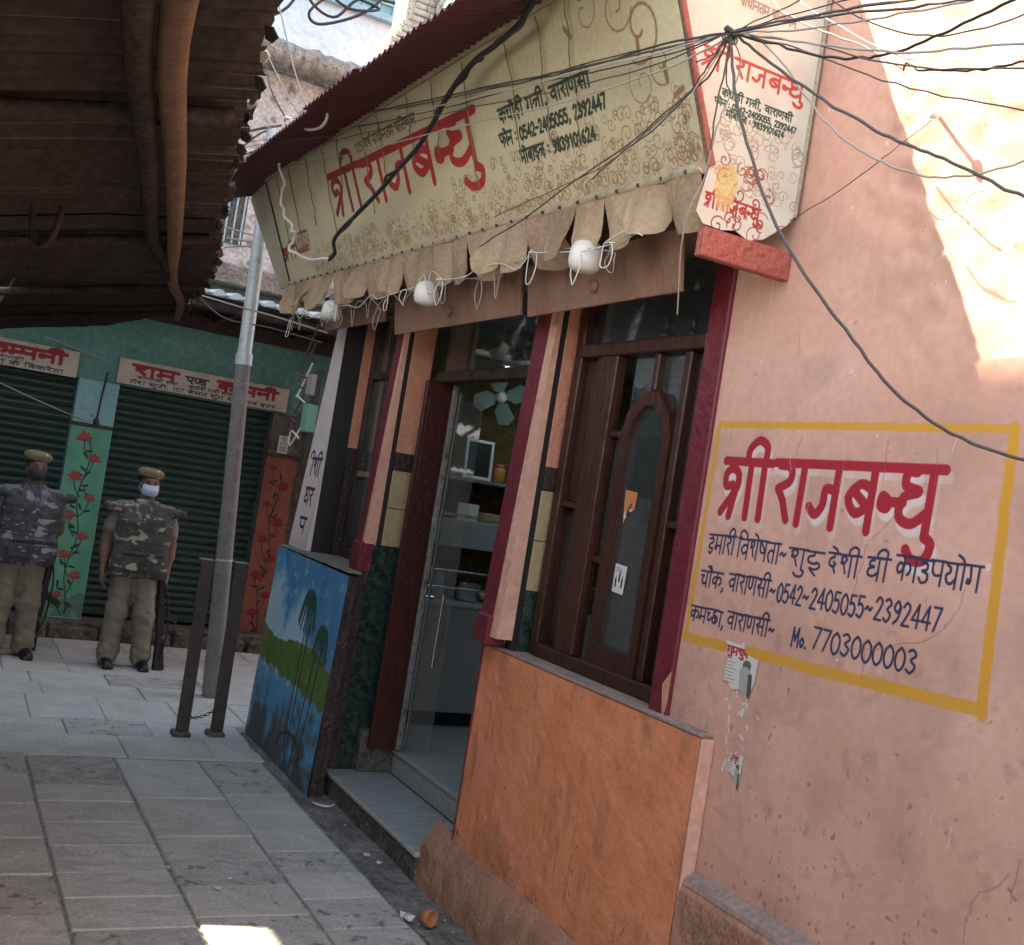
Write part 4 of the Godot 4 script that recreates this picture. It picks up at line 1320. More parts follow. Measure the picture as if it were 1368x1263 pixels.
	put(t, "batten", box_mesh(Vector3(-0.48, 0.016, -0.02), Vector3(0.48, 0.05, 0.02)), M.plastic_white)
	var l := AreaLight3D.new()
	l.name = "tube_light"
	l.area_size = Vector2(0.9, 0.03)
	l.light_energy = 0.06
	l.light_color = Color(0.85, 0.95, 1.0)
	l.shadow_enabled = true
	l.position = Vector3(0, -0.03, 0)
	l.rotation = Vector3(-PI / 2, 0, 0)
	t.add_child(l)
	# glass trinkets hanging behind the transom panes
	var hang := [[2.82, -4.15, "first"], [2.84, -3.98, "second"], [2.86, -5.55, "third"], [2.88, -5.2, "fourth"], [2.86, -7.0, "fifth"]]
	var says := ["clear hanging ornament behind the left of the big window's top pane", "clear hanging ornament behind the middle of the big window's top pane", "clear hanging ornament behind the middle of the door's top pane", "clear hanging ornament behind the right of the door's top pane", "clear hanging ornament behind the far window's top pane"]
	for k in hang.size():
		var o := thing("hanging_ornament", says[k], "ornament", Vector3(hang[k][0], 2.80, hang[k][1]), "ornaments behind the top panes")
		st = maker()
		lathe(st, [Vector2(0, -0.06), Vector2(0.02, -0.05), Vector2(0.035, -0.01), Vector2(0.012, 0.02), Vector2(0.022, 0.045), Vector2(0.006, 0.07), Vector2(0, 0.075)], 8, Transform3D.IDENTITY, false)
		put(o, "drop", done(st), M.steel)
		st = maker()
		tube(st, [Vector3(0, 0.07, 0), Vector3(0, 0.302, 0)], 0.002, 4)
		put(o, "thread", done(st), M.cable_pale)

# ---------------------------------------------------------------- the shop sign
func vine(im: Image, at: Vector2, r: float, turn: float, sgn: float, col: Color, w: float):
	var pts := []
	for k in 26:
		var t := k / 25.0
		var a := turn + sgn * t * 7.5
		pts.append(at + Vector2(cos(a), sin(a)) * r * (1.0 - t * 0.86))
	stroke(im, pts, w, col, 0.8)

func sign_picture() -> Image:
	# face from z -7.93 to -3.07, 0.78 along the slope; 420 pixels a metre
	var w := 2041
	var h := 320
	var ppm := 420.0
	var n1 := noise_bytes(101, w, h, 0.004, 4, false)
	var n2 := noise_bytes(102, w, h, 0.08, 3, false)
	var a := s_rgb(0.45, 0.40, 0.255)
	var b := s_rgb(0.54, 0.49, 0.325)
	var tan := s_rgb(0.36, 0.25, 0.16)
	var out := PackedByteArray()
	out.resize(w * h * 3)
	for y in h:
		for x in w:
			var i := y * w + x
			var c := a.lerp(b, n1[i] / 255.0)
			# printed brownish lower border, as a dense pattern of specks
			var ink := clampf((y - 190.0) / 120.0, 0, 1) * clampf((x - 350.0) / 900.0, 0.25, 1)
			if n2[i] > 150 - 30.0 * ink and ink > 0.05:
				c = c.lerp(tan, 0.65 * ink)
			var g := 0.95 + n2[i] / 255.0 * 0.1
			out[i * 3] = int(c.r * g * 255.0)
			out[i * 3 + 1] = int(c.g * g * 255.0)
			out[i * 3 + 2] = int(c.b * g * 255.0)
	var im := Image.create_from_data(w, h, false, Image.FORMAT_RGB8, out)
	var P := func(z: float, s: float) -> Vector2: return Vector2((z + 7.93) * ppm, (0.75 - s) * ppm)
	var brown := s_rgb(0.23, 0.125, 0.065)
	for k in 460:
		var z := -3.1 - 4.2 * pow(rng.randf(), 1.25)
		var s := 0.03 + 0.24 * pow(rng.randf(), 1.4) * (1.0 if z > -5.0 else 0.62)
		vine(im, P.call(z, s), rng.randf_range(6, 17), rng.randf() * TAU, 1.0 if rng.randf() < 0.5 else -1.0, brown, rng.randf_range(0.5, 1.1))
	# the large flourish at the near end
	for e in [[-3.42, 0.60, 40.0, 0.3, 1.0, 1.6], [-3.30, 0.50, 52.0, 2.2, -1.0, 2.4], [-3.62, 0.64, 44.0, 3.6, 1.0, 1.1], [-3.22, 0.36, 32.0, 1.2, 1.0, 1.3], [-3.34, 0.32, 36.0, 4.0, -1.0, 1.0]]:
		vine(im, P.call(e[0], e[1]), e[2], e[3], e[4], brown, e[5])
	for e in [[-3.62, 0.70], [-3.45, 0.74], [-3.28, 0.66], [-3.2, 0.33], [-3.14, 0.25], [-3.75, 0.6], [-3.33, 0.44]]:
		var c: Vector2 = P.call(e[0], e[1])
		var d := Vector2.from_angle(rng.randf() * TAU) * 13.0
		stroke(im, [c - d, c, c + d * 0.6], 4.5, brown, 0.9)
	var maroon := s_rgb(0.20, 0.022, 0.018)
	var red := s_rgb(0.34, 0.018, 0.022)
	var p0: Vector2 = P.call(-6.66, 0.318)
	var p1: Vector2 = P.call(-6.17, 0.31)
	write(im, "shr ii", p0.x, p0.y, p1.x, p1.y, 0.235 * ppm, 8.5, maroon)
	p0 = P.call(-6.14, 0.30)
	p1 = P.call(-4.64, 0.275)
	write(im, "r aa j b ndh u", p0.x, p0.y, p1.x, p1.y, 0.24 * ppm, 9.0, red)
	var green := s_rgb(0.018, 0.035, 0.018)
	for e in [["1 2 5 _ v rss _ pr aa ch ii n t m _ pr i t ssth aa n", -6.14, -5.26, 0.598, 0.05, 2.0, s_rgb(0.12, 0.06, 0.04)],
		["k ch au rd ii _ g l ii , _ v aa r aa nn s ii", -4.41, -3.66, 0.405, 0.055, 2.5, green],
		["ph o n _ : _ 0 5 4 2 - 2 4 0 5 0 5 5 , _ 2 3 9 2 4 4 7", -4.44, -3.58, 0.31, 0.052, 2.5, green],
		["m o b aa i0 l _ : _ 9 8 3 9 1 0 1 6 2 4", -4.29, -3.69, 0.215, 0.05, 2.5, green]]:
		p0 = P.call(e[1], e[3])
		p1 = P.call(e[2], e[3] - 0.015)
		write(im, e[0], p0.x, p0.y, p1.x, p1.y, e[4] * ppm, e[5], e[6], -0.03)
	# small repeat of the name near the far end
	p0 = P.call(-7.62, 0.19)
	p1 = P.call(-7.3, 0.19)
	write(im, "shr ii", p0.x - 130, p0.y + 14, p0.x - 6, p0.y + 14, 34, 4.5, maroon)
	im.fill_rect(Rect2i(int(p0.x), int(p0.y) - 52, 132, 60), s_rgb(0.26, 0.09, 0.06))
	write(im, "r aa j b ndh u", p0.x + 8, p0.y - 8, p1.x - 6, p0.y - 8, 32, 4, s_rgb(0.42, 0.36, 0.26))
	# grime: rust runs under the top batten
	for k in 60:
		var c := Vector2(rng.randf() * w, rng.randf_range(0, 60))
		stroke(im, [c, c + Vector2(rng.randfn(0, 3), rng.randf_range(10, 60))], rng.randf_range(0.4, 1.2), s_rgb(0.2, 0.14, 0.08), 0.35)
	return im

func side_picture() -> Image:
	# x from 1.80 to 2.55, y from 4.10 to 2.92; 560 pixels a metre
	var ppm := 560.0
	var w := 420
	var h := 661
	var n1 := noise_bytes(111, w, h, 0.01, 4, false)
	var a := s_rgb(0.55, 0.52, 0.43)
	var b := s_rgb(0.68, 0.66, 0.57)
	var im := Image.create(w, h, false, Image.FORMAT_RGB8)
	for y in h:
		for x in w:
			im.set_pixel(x, y, a.lerp(b, n1[y * w + x] / 255.0))
	var P := func(x: float, y: float) -> Vector2: return Vector2((x - 1.8) * ppm, (4.1 - y) * ppm)
	var grey := s_rgb(0.33, 0.28, 0.22)
	for k in 60:
		vine(im, P.call(rng.randf_range(2.15, 2.52), rng.randf_range(3.1, 3.36)), rng.randf_range(8, 24), rng.randf() * TAU, 1.0 if k % 2 else -1.0, grey, rng.randf_range(0.6, 1.1))
	for k in 26:
		vine(im, P.call(rng.randf_range(2.15, 2.52), rng.randf_range(2.96, 3.2)), rng.randf_range(10, 22), rng.randf() * TAU, 1.0 if k % 2 else -1.0, s_rgb(0.28, 0.06, 0.045), rng.randf_range(1.0, 1.7))
	var red := s_rgb(0.45, 0.06, 0.05)
	var green := s_rgb(0.02, 0.06, 0.045)
	for e in [["shr ii", 2.05, 2.16, 3.475, 0.065, 3.0, red], ["r aa j b ndh u", 2.18, 2.49, 3.48, 0.06, 3.0, red], ["k ch au rd ii _ g l ii , _ v aa r aa nn s ii", 2.145, 2.455, 3.40, 0.024, 1.5, green],
		["ph o n _ : _ 0 5 4 2 - 2 4 0 5 0 5 5 , _ 2 3 9 2 4 4 7", 2.12, 2.48, 3.366, 0.022, 1.4, green], ["m o b aa i0 l _ : _ 9 8 3 9 1 0 1 6 2 4", 2.175, 2.43, 3.337, 0.022, 1.4, green],
		["pr aa ch ii n t m _ pr i t ssth aa n", 2.16, 2.41, 3.72, 0.03, 1.7, s_rgb(0.3, 0.22, 0.17)], ["shr ii r aa j b ndh u", 2.145, 2.38, 3.025, 0.045, 2.2, s_rgb(0.38, 0.03, 0.03)]]:
		var p0: Vector2 = P.call(e[1], e[3])
		var p1: Vector2 = P.call(e[2], e[3])
		write(im, e[0], p0.x, p0.y, p1.x, p1.y, e[4] * ppm, e[5], e[6])
	for e in [[2.285, 3.65, 20.0, s_rgb(0.62, 0.45, 0.3)], [2.22, 3.14, 26.0, s_rgb(0.62, 0.42, 0.1)], [2.22, 3.10, 22.0, s_rgb(0.66, 0.55, 0.25)]]:
		var c: Vector2 = P.call(e[0], e[1])
		stroke(im, [c, c + Vector2(0, e[2] * 1.0)], e[2], e[3], 0.55)
	return im

func build_sign():
	var s := thing("shop_sign", "long cream printed sign board leaning out over the shop front", "sign")
	picture("sign", sign_picture(), 0.65)
	# lower edge rises a little towards the far end
	var bl := Vector3(2.10, 3.235, -7.93)
	var br := Vector3(2.135, 3.155, -3.07)
	var tr := Vector3(1.828, 3.865, -3.07)
	var tl := Vector3(1.80, 3.92, -7.93)
	put(s, "board", plate(tl, tr, br, bl), M.sign)
	var nrm := (tr - br).cross(bl - br).normalized()
	if nrm.x > 0:
		nrm = -nrm
	var st := maker()
	var back := -nrm * 0.02
	var off := -nrm * 0.003
	quad(st, tl + back, bl + back, br + back, tr + back)
	for e in [[tl, tr], [tr, br], [br, bl], [bl, tl]]:
		quad(st, e[0] + off, e[1] + off, e[1] + back, e[0] + back)
	put(s, "board_back", done(st), M.sign_frame)
	# splayed end beyond the fold
	var el := Vector3(2.13, 3.235, -8.32)
	var et := Vector3(1.88, 3.93, -8.70)
	st = maker()
	quad(st, et, tl, bl, el)
	quad(st, et + back, el + back, bl + back, tl + back)
	quad(st, et, el, el + back, et + back)
	put(s, "end_panel", done(st), surface("sign_plain", 104, Color(0.33, 0.31, 0.21), Color(0.40, 0.38, 0.27), 1.0, 0.7, 0.01, 0.15, Color(0.2, 0.16, 0.1), 0.15, 0.1))
	st = maker()
	tube(st, [tl + nrm * 0.006, bl + nrm * 0.006], 0.006, 5)
	put(s, "fold_bead", done(st), M.black)
	# battens
	for e in [[bl, br, 0.022, 0.0], [tl, tr, 0.02, 0.0]]:
		st = maker()
		var p := []
		for k in 25:
			p.append((e[0] as Vector3).lerp(e[1], k / 24.0) + nrm * (0.012 + rng.randfn(0, 0.002)) + Vector3(0, rng.randfn(0, 0.002), 0))
		tube(st, p, e[2], 6)
		put(s, "batten", done(st), M.sign_frame)
	# nails along the lower batten
	for k in 34:
		var p := bl.lerp(br, (k + 0.5) / 34.0) + nrm * 0.034
		put(s, "nail", box_mesh(p - Vector3.ONE * 0.006, p + Vector3.ONE * 0.006, 0.002), M.iron)
	# valance of printed cloth tongues
	var n := 24
	for k in n:
		var a := bl.lerp(br, (k + 0.0) / n)
		var b := bl.lerp(br, (k + 1.0) / n)
		var hgt := rng.randf_range(0.185, 0.235)
		var swing := rng.randfn(-0.005, 0.03)
		var twist := rng.randf_range(-0.03, 0.13)
		var lean := rng.randfn(0, 0.02)
		var bulge := rng.randf_range(0.006, 0.024)
		st = maker()
		st.set_smooth_group(0)
		var grid := []
		for i in 11:
			var row := []
			var u := i / 10.0
			for j in 7:
				var v := j / 6.0
				var drop := hgt * (0.70 + 0.34 * sqrt(maxf(0.0, 1.0 - pow(absf(u * 2.0 - 1.0), 2.4))))
				var narrow := 0.5 + (u - 0.5) * (1.0 - 0.13 * pow(v, 1.6))
				var p := a.lerp(b, narrow) + Vector3(-0.02 + v * v * swing * 1.5 + cos(u * TAU) * bulge * v + (u - 0.5) * twist * v, -0.012 - v * drop, (v * v) * lean)
				row.append(p)
			grid.append(row)
		for i in 10:
			for j in 6:
				quad(st, grid[i][j], grid[i + 1][j], grid[i + 1][j + 1], grid[i][j + 1])
		put(s, "valance_tongue", done(st), [M.valance, M.valance_grey, M.valance_dark][rng.randi() % 3])
	# side panel
	picture("side_sign", side_picture(), 0.6)
	M.side_sign.backlight_enabled = true
	M.side_sign.backlight = Color(0.45, 0.43, 0.36)
	var poly := PackedVector2Array([Vector2(2.142, 3.165), Vector2(1.83, 3.87), Vector2(1.83, 3.92), Vector2(2.542, 4.08), Vector2(2.528, 3.08), Vector2(2.50, 3.045), Vector2(2.41, 2.975), Vector2(2.345, 2.955), Vector2(2.285, 2.975), Vector2(2.23, 2.962), Vector2(2.15, 2.965), Vector2(2.115, 3.0)])
	st = maker()
	var idx := Geometry2D.triangulate_polygon(poly)
	for i in idx:
		st.set_uv(Vector2((poly[i].x - 1.8) / 0.75, (4.1 - poly[i].y) / 1.18))
		st.add_vertex(Vector3(poly[i].x, poly[i].y, -3.062))
	put(s, "side_panel", done(st), M.side_sign).set_meta("label", "pale side panel of the sign with red name and numbers")
	st = maker()
	tube(st, [Vector3(2.148, 3.16, -3.055), Vector3(1.83, 3.88, -3.055)], 0.011, 6)
	put(s, "corner_batten", done(st), M.tin_edge)
	st = maker()
	tube(st, [Vector3(2.53, 3.08, -3.058), Vector3(2.538, 4.05, -3.058)], 0.008, 5)
	put(s, "wall_batten", done(st), M.sign_frame)
	# maroon tin roof above: one sheet after the other
	var roof := thing("tin_canopy", "maroon corrugated tin canopy above the shop sign", "canopy")
	var z := -8.62
	var sheet := 0
	while z < -3.2:
		var z1 := minf(z + 0.78, -3.14)
		st = maker()
		st.set_smooth_group(0)
		var cols := int((z1 - z) / 0.065 * 6)
		var edge := 1.40 + rng.randf_range(-0.02, 0.03)
		for i in cols:
			var za := lerpf(z, z1, float(i) / cols)
			var zb := lerpf(z, z1, float(i + 1) / cols)
			var ya := sin(za / 0.065 * TAU) * 0.011 + (sheet % 2) * 0.004
			var yb := sin(zb / 0.065 * TAU) * 0.011 + (sheet % 2) * 0.004
			var drop := 0.03 * (za + 3.1) / 5.5
			quad(st, Vector3(2.56, 4.18 - drop + ya, za), Vector3(2.56, 4.18 - drop + yb, zb), Vector3(edge, 3.69 - drop * 2.6 + yb, zb), Vector3(edge, 3.69 - drop * 2.6 + ya, za))
		put(roof, "tin_sheet", done(st), M.tin_red)
		z = z1 - 0.02 if z1 < -3.15 else 0.0
		sheet += 1
	# white lamp globes under the valance
	var where := ["nearest the painted wall", "in the middle of the row", "at the far end of the row"]
	var spots := [Vector3(2.13, 2.925, -3.78), Vector3(2.13, 2.925, -5.37), Vector3(2.13, 2.96, -6.95)]
	for k in 3:
		var o := thing("lamp_globe", "unlit white lamp globe under the valance, " + where[k], "lamp", spots[k], "lamp globes under the valance")
		st = maker()
		lathe(st, [Vector2(0, -0.055), Vector2(0.035, -0.053), Vector2(0.058, -0.04), Vector2(0.066, -0.01), Vector2(0.064, 0.03), Vector2(0.05, 0.06), Vector2(0.03, 0.07)], 20)
		put(o, "globe", done(st), M.plastic_white)
		st = maker()
		lathe(st, [Vector2(0.03, 0.068), Vector2(0.032, 0.10), Vector2(0.02, 0.115), Vector2(0, 0.115)], 12)
		put(o, "holder", done(st), M.cement)
		st = maker()
		tube(st, [Vector3(0, 0.11, 0), Vector3(0.02, 0.28, 0.0)], 0.004, 5)
		put(o, "flex", done(st), M.cable_white)
	# looping wire of fairy lights below the valance
	for pass_no in 2:
		loop_wire(pass_no)
	# dried strings hanging down the face of the sign
	for k in 13:
		var zt := -7.7 + k * 0.345 + rng.randfn(0, 0.06)
		var top := tl.lerp(tr, (zt + 7.93) / 4.86)
		var low := bl.lerp(br, (zt + 7.93) / 4.86)
		var p := []
		var l := rng.randf_range(0.35, 0.72)
		for j in 9:
			p.append(top.lerp(low, 0.04 + l * j / 8.0) + nrm * 0.018 + Vector3(0, 0, rng.randfn(0, 0.012) - j * 0.008))
		st = maker()
		tube(st, spline(p, 2), 0.0032, 4)
		var o := put(self, "light_string", done(st), M.cable_string if M.has("cable_string") else plain("cable_string", Color(0.16, 0.14, 0.08), 0.8))
		tag(o, "thin dead light string on the sign face, %s from the far end" % ["first", "second", "third", "fourth", "fifth", "sixth", "seventh", "eighth", "ninth", "tenth", "eleventh", "twelfth", "thirteenth"][k], "string", "light strings on the sign face")

func loop_wire(pass_no: int):
	var pts := []
	var zz := -3.32 - pass_no * 0.06
	while zz > -7.9:
		var y := 2.965 - pass_no * 0.012 + rng.randfn(0, 0.02)
		var x := 2.085 + pass_no * 0.02
		var kind := rng.randf()
		if kind < 0.35:
			var r := rng.randf_range(0.025, 0.05)
			var long := rng.randf_range(1.0, 2.0)
			for j in 8:
				var a := -0.5 + j / 7.0 * (TAU + 1.0)
				pts.append(Vector3(x + rng.randfn(0, 0.008), y - r * long * (1.0 - cos(a)), zz + sin(a) * r))
		elif kind < 0.6:
			pts.append(Vector3(x, y + 0.03, zz))
			pts.append(Vector3(x + 0.01, y - rng.randf_range(0.05, 0.13), zz - 0.04))
			pts.append(Vector3(x, y + 0.02, zz - 0.09))
		else:
			pts.append(Vector3(x, y, zz))
		zz -= rng.randf_range(0.10, 0.26)
	var st := maker()
	tube(st, spline(pts, 4), 0.0024, 5)
	var says := ["nearest thin pale fairy light wire looping below the valance", "second thin pale fairy light wire tangled behind the nearest one", "third thin pale fairy light wire, closest to the brown boards"]
	tag(put(self, "fairy_light_wire", done(st), M.plastic_white if pass_no < 1 else M.cable_pale), says[pass_no], "wire", "fairy light wires below the valance")

# ---------------------------------------------------------------- the other side of the lane
func eave_x(z: float) -> float:
	var e := [[-1.2, 0.27], [-1.468, 0.307], [-1.65, 0.347], [-1.935, 0.398], [-2.33, 0.467], [-2.98, 0.589], [-3.4, 0.654], [-3.955, 0.784], [-4.61, 0.896], [-5.56, 1.024], [-6.98, 1.228], [-7.3, 1.10], [-7.98, 0.915], [-8.18, 0.558], [-8.35, 0.297], [-8.53, 0.03], [-8.9, -0.5]]
	for k in e.size() - 1:
		if z <= e[k][0] and z >= e[k + 1][0]:
			return lerpf(e[k][1], e[k + 1][1], (z - e[k][0]) / (e[k + 1][0] - e[k][0]))
	return 0.26 if z > -1.2 else -0.6

func build_opposite():
	var h := thing("opposite_house", "tall blank house wall closing the left side of the lane", "house")
	# front wall with a slot added to pass sun for the paving patch; open behind
	put(h, "wall", box_mesh(Vector3(-1.4, -0.05, -30), Vector3(-1.2, 3.9, -4.9), 0.0), M.lime_grey)
	put(h, "wall", box_mesh(Vector3(-1.4, 5.4, -30), Vector3(-1.2, 9.4, -4.9), 0.0), M.lime_grey)
	put(h, "wall", box_mesh(Vector3(-1.4, 3.901, -30), Vector3(-1.2, 5.399, -8.6), 0.0), M.lime_grey)
	put(h, "wall", box_mesh(Vector3(-1.4, 3.901, -6.2), Vector3(-1.2, 5.399, -4.9), 0.0), M.lime_grey)
	put(h, "bounce_blocker", box_mesh(Vector3(-9.0, -0.05, -4.89), Vector3(-1.25, 2.15, 3.5), 0.0), M.lime_grey)  # unseen block added to stop ground bounce reaching the stall roof
	# the stall's black tin roof, shade in its colour, sheets with ragged ends
	var r := thing("stall_roof", "black corrugated stall roof hanging over the lane, upper left", "roof")
	var rag := FastNoiseLite.new()
	rag.seed = 17
	rag.frequency = 7.0
	var z := 2.85  # roof carried on behind the camera, unseen, to darken its underside
	while z > -8.7:
		var z1 := z - 0.77
		var st := maker()
		st.set_smooth_group(0)
		for i in 60:
			var za := lerpf(z, z1, i / 60.0)
			var zb := lerpf(z, z1, (i + 1) / 60.0) - (0.03 if i == 59 else 0.0)
			var xa := eave_x(za) + rag.get_noise_1d(za) * 0.035
			var xb := eave_x(zb) + rag.get_noise_1d(zb) * 0.035
			var spans := [[-1.19, 1.0]]
			if zb < -5.0 and za > -6.18:
				spans = [[-1.19, -0.06], [0.2, 1.0]]  # unseen gap added so the sun patch lands on the paving
			for s in spans:
				var pa := []
				for j in 7:
					var t := j / 6.0
					var x0: float = lerpf(s[0], minf(xa, 9.0) if s[1] > 0.5 else s[1], t)
					var x1: float = lerpf(s[0], minf(xb, 9.0) if s[1] > 0.5 else s[1], t)
					var sag := 0.012 * sin(x0 * 5.0)
					pa.append([Vector3(x0, 2.62 + (x0 - 0.6) * 0.25 + sin(za / 0.075 * TAU) * 0.012 + sag, za), Vector3(x1, 2.62 + (x1 - 0.6) * 0.25 + sin(zb / 0.075 * TAU) * 0.012 + sag, zb)])
				for j in 6:
					quad(st, pa[j][0], pa[j + 1][0], pa[j + 1][1], pa[j][1])
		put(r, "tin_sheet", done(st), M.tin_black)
		z = z1
	# beams under it
	var st := maker()
	var py := func(x: float) -> float: return 2.62 + (x - 0.6) * 0.25 - 0.06
	tube(st, spline([Vector3(0.14, py.call(0.14), -1.0), Vector3(0.195, py.call(0.195), -1.5), Vector3(0.335, py.call(0.335), -2.26), Vector3(0.52, py.call(0.52), -3.3), Vector3(0.745, py.call(0.745), -4.6), Vector3(0.98, py.call(0.98), -5.7), Vector3(1.17, py.call(1.17), -6.85)], 4), 0.021, 9)
	put(r, "bamboo_beam", done(st), M.beam)
	st = maker()
	tube(st, spline([Vector3(0.09, py.call(0.09), -1.0), Vector3(0.155, py.call(0.155), -1.52), Vector3(0.29, py.call(0.29), -2.28), Vector3(0.46, py.call(0.46), -3.3), Vector3(0.62, py.call(0.62), -4.0), Vector3(0.7, py.call(0.7), -4.4)], 4), 0.02, 8)
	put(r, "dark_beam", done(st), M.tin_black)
	for e in [-2.0, -3.6, -5.2, -6.8]:
		st = maker()
		tube(st, [Vector3(-1.19, py.call(-1.19) + 0.02, e), Vector3(eave_x(e) - 0.03, py.call(eave_x(e)) + 0.025, e)], 0.018, 7)
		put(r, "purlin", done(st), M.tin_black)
	# torn scraps along the eave
	for k in 46:
		var zz := -1.3 - k * 0.125
		var x := eave_x(zz)
		var p := Vector3(x - 0.01, 2.62 + (x - 0.6) * 0.25 - 0.01, zz)
		var s := Vector3(rng.randf_range(0.01, 0.035), rng.randf_range(-0.035, 0.015), rng.randf_range(-0.03, 0.03)) * (0.5 + k * 0.018)
		st = maker()
		prism(st, PackedVector2Array([Vector2(0, 0), Vector2(0.5, 0.35), Vector2(1.0, 0.1), Vector2(0.8, -0.5), Vector2(0.3, -0.7)]), p, s, Vector3(0, 0.025, 0.03) * (0.5 + k * 0.02), Vector3(0.002, 0.002, 0))
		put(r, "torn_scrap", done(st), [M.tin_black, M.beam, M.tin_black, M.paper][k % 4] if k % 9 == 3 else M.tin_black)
	# a rag caught between beam and sheet, and a sling of cloth further in
	var cloth := thing("hanging_sling", "dark cloth loop hanging from the underside of the stall roof", "cloth")
	st = maker()
	var loop := []
	for k in 13:
		var a := PI * k / 12.0
		loop.append(Vector3(0.165 + cos(a) * 0.03, 2.485 - sin(a) * 0.10, -3.0 + cos(a) * 0.05))
	tube(st, loop, 0.008, 6)
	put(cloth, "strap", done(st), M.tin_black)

# ---------------------------------------------------------------- the far side of the cross lane
func lotus(im: Image, c: Vector2, s: float, col: Color, edge: Color):
	var turn := rng.randfn(0, 0.25)
	for k in 9:
		var a := -PI / 2 + (k - 4) * 0.36 + turn
		var tip := c + Vector2(cos(a), sin(a)) * s * rng.randf_range(0.8, 1.15)
		stroke(im, [c, c.lerp(tip, 0.7), tip], s * 0.17, col if k % 2 else edge)
	stroke(im, [c + Vector2(-s * 0.5, s * 0.12), c + Vector2(s * 0.5, s * 0.12)], s * 0.14, edge)

func flower_picture(ca: Color, cb: Color, stem: Color, col: Color, edge: Color, sd: int) -> Image:
	var w := 128
	var h := 600
	var im := Image.create(w, h, false, Image.FORMAT_RGB8)
	var n := noise_bytes(sd, w, h, 0.012, 4, false)
	var dirt := s_rgb(0.07, 0.065, 0.055)
	for y in h:
		for x in w:
			var c := ca.lerp(cb, n[y * w + x] / 255.0)
			if y > 520 and n[y * w + x] > 128 - (y - 520) * 0.6:
				c = c.lerp(dirt, 0.45)
			im.set_pixel(x, y, c)
	var main := []
	for k in 30:
		main.append(Vector2(64 + sin(k * 0.5) * 10, 40 + k * 19.0))
	stroke(im, main, 1.8, stem)
	for k in 9:
		var y := 40.0 + k * 62
		var side := 1.0 if k % 2 else -1.0
		var f := Vector2(64 + side * rng.randf_range(16, 34), y)
		stroke(im, spline([Vector2(64, y + 60), f + Vector2(-side * 8, 34), f], 4), 1.5, stem)
		lotus(im, f, rng.randf_range(14, 23), col, edge)
		for j in 3:
			var p := Vector2(64 + rng.randfn(0, 12), y + rng.randf_range(20, 60))
			var d := Vector2(rng.randf_range(-1, 1), rng.randf_range(-0.7, 0.2)).normalized() * 15.0
			stroke(im, [p, p + d * 0.5, p + d], 3.4, stem)
	return im

func far_sign_picture(a: String, sd: int) -> Image:
	var w := 560
	var h := 84
	var base := blotch(sd, 256, s_rgb(0.40, 0.35, 0.31), s_rgb(0.52, 0.47, 0.43), 0.012, 0.15, s_rgb(0.2, 0.15, 0.12), 0.16)
	var im := Image.create(w, h, false, Image.FORMAT_RGB8)
	for k in 3:
		im.blit_rect(base, Rect2i(0, 0, 256, h), Vector2i(k * 256, 0))
	var red := s_rgb(0.26, 0.025, 0.03)
	var ink := s_rgb(0.05, 0.05, 0.055)
	if a == "full":
		write(im, "r aa m", 45, 44, 185, 46, 28, 5.5, red)
		write(im, "e0 nd", 212, 44, 285, 45, 22, 3.0, ink)
		write(im, "k mp n ii", 318, 46, 520, 48, 28, 5.5, red)
		write(im, "v aa r aa nn s ii _ s e v aa", 60, 60, 190, 60, 9, 1.1, ink)
		write(im, "k ch au rd ii _ g l ii _ v aa r aa nn s ii", 225, 61, 410, 62, 10, 1.2, ink)
		write(im, "m ai d aa _ s uu j ii , _ aa0 tt aa _ b e s n _ dh u m a _ d aa l _ e0 v am _ i0 t r".replace("aa0", "aa").replace(" a ", " "), 40, 79, 520, 79, 11, 1.3, ink)
	else:
		write(im, "e0 nd _ k mp n ii", 120, 48, 520, 48, 30, 6.0, red)
		write(im, "g l ii _ v aa r aa nn s ii", 250, 62, 400, 62, 9, 1.1, ink)
		write(im, "dh n i y aa _ p ii l aa _ k e _ i v k r e t aa", 160, 80, 520, 80, 12, 1.4, ink)
	return im

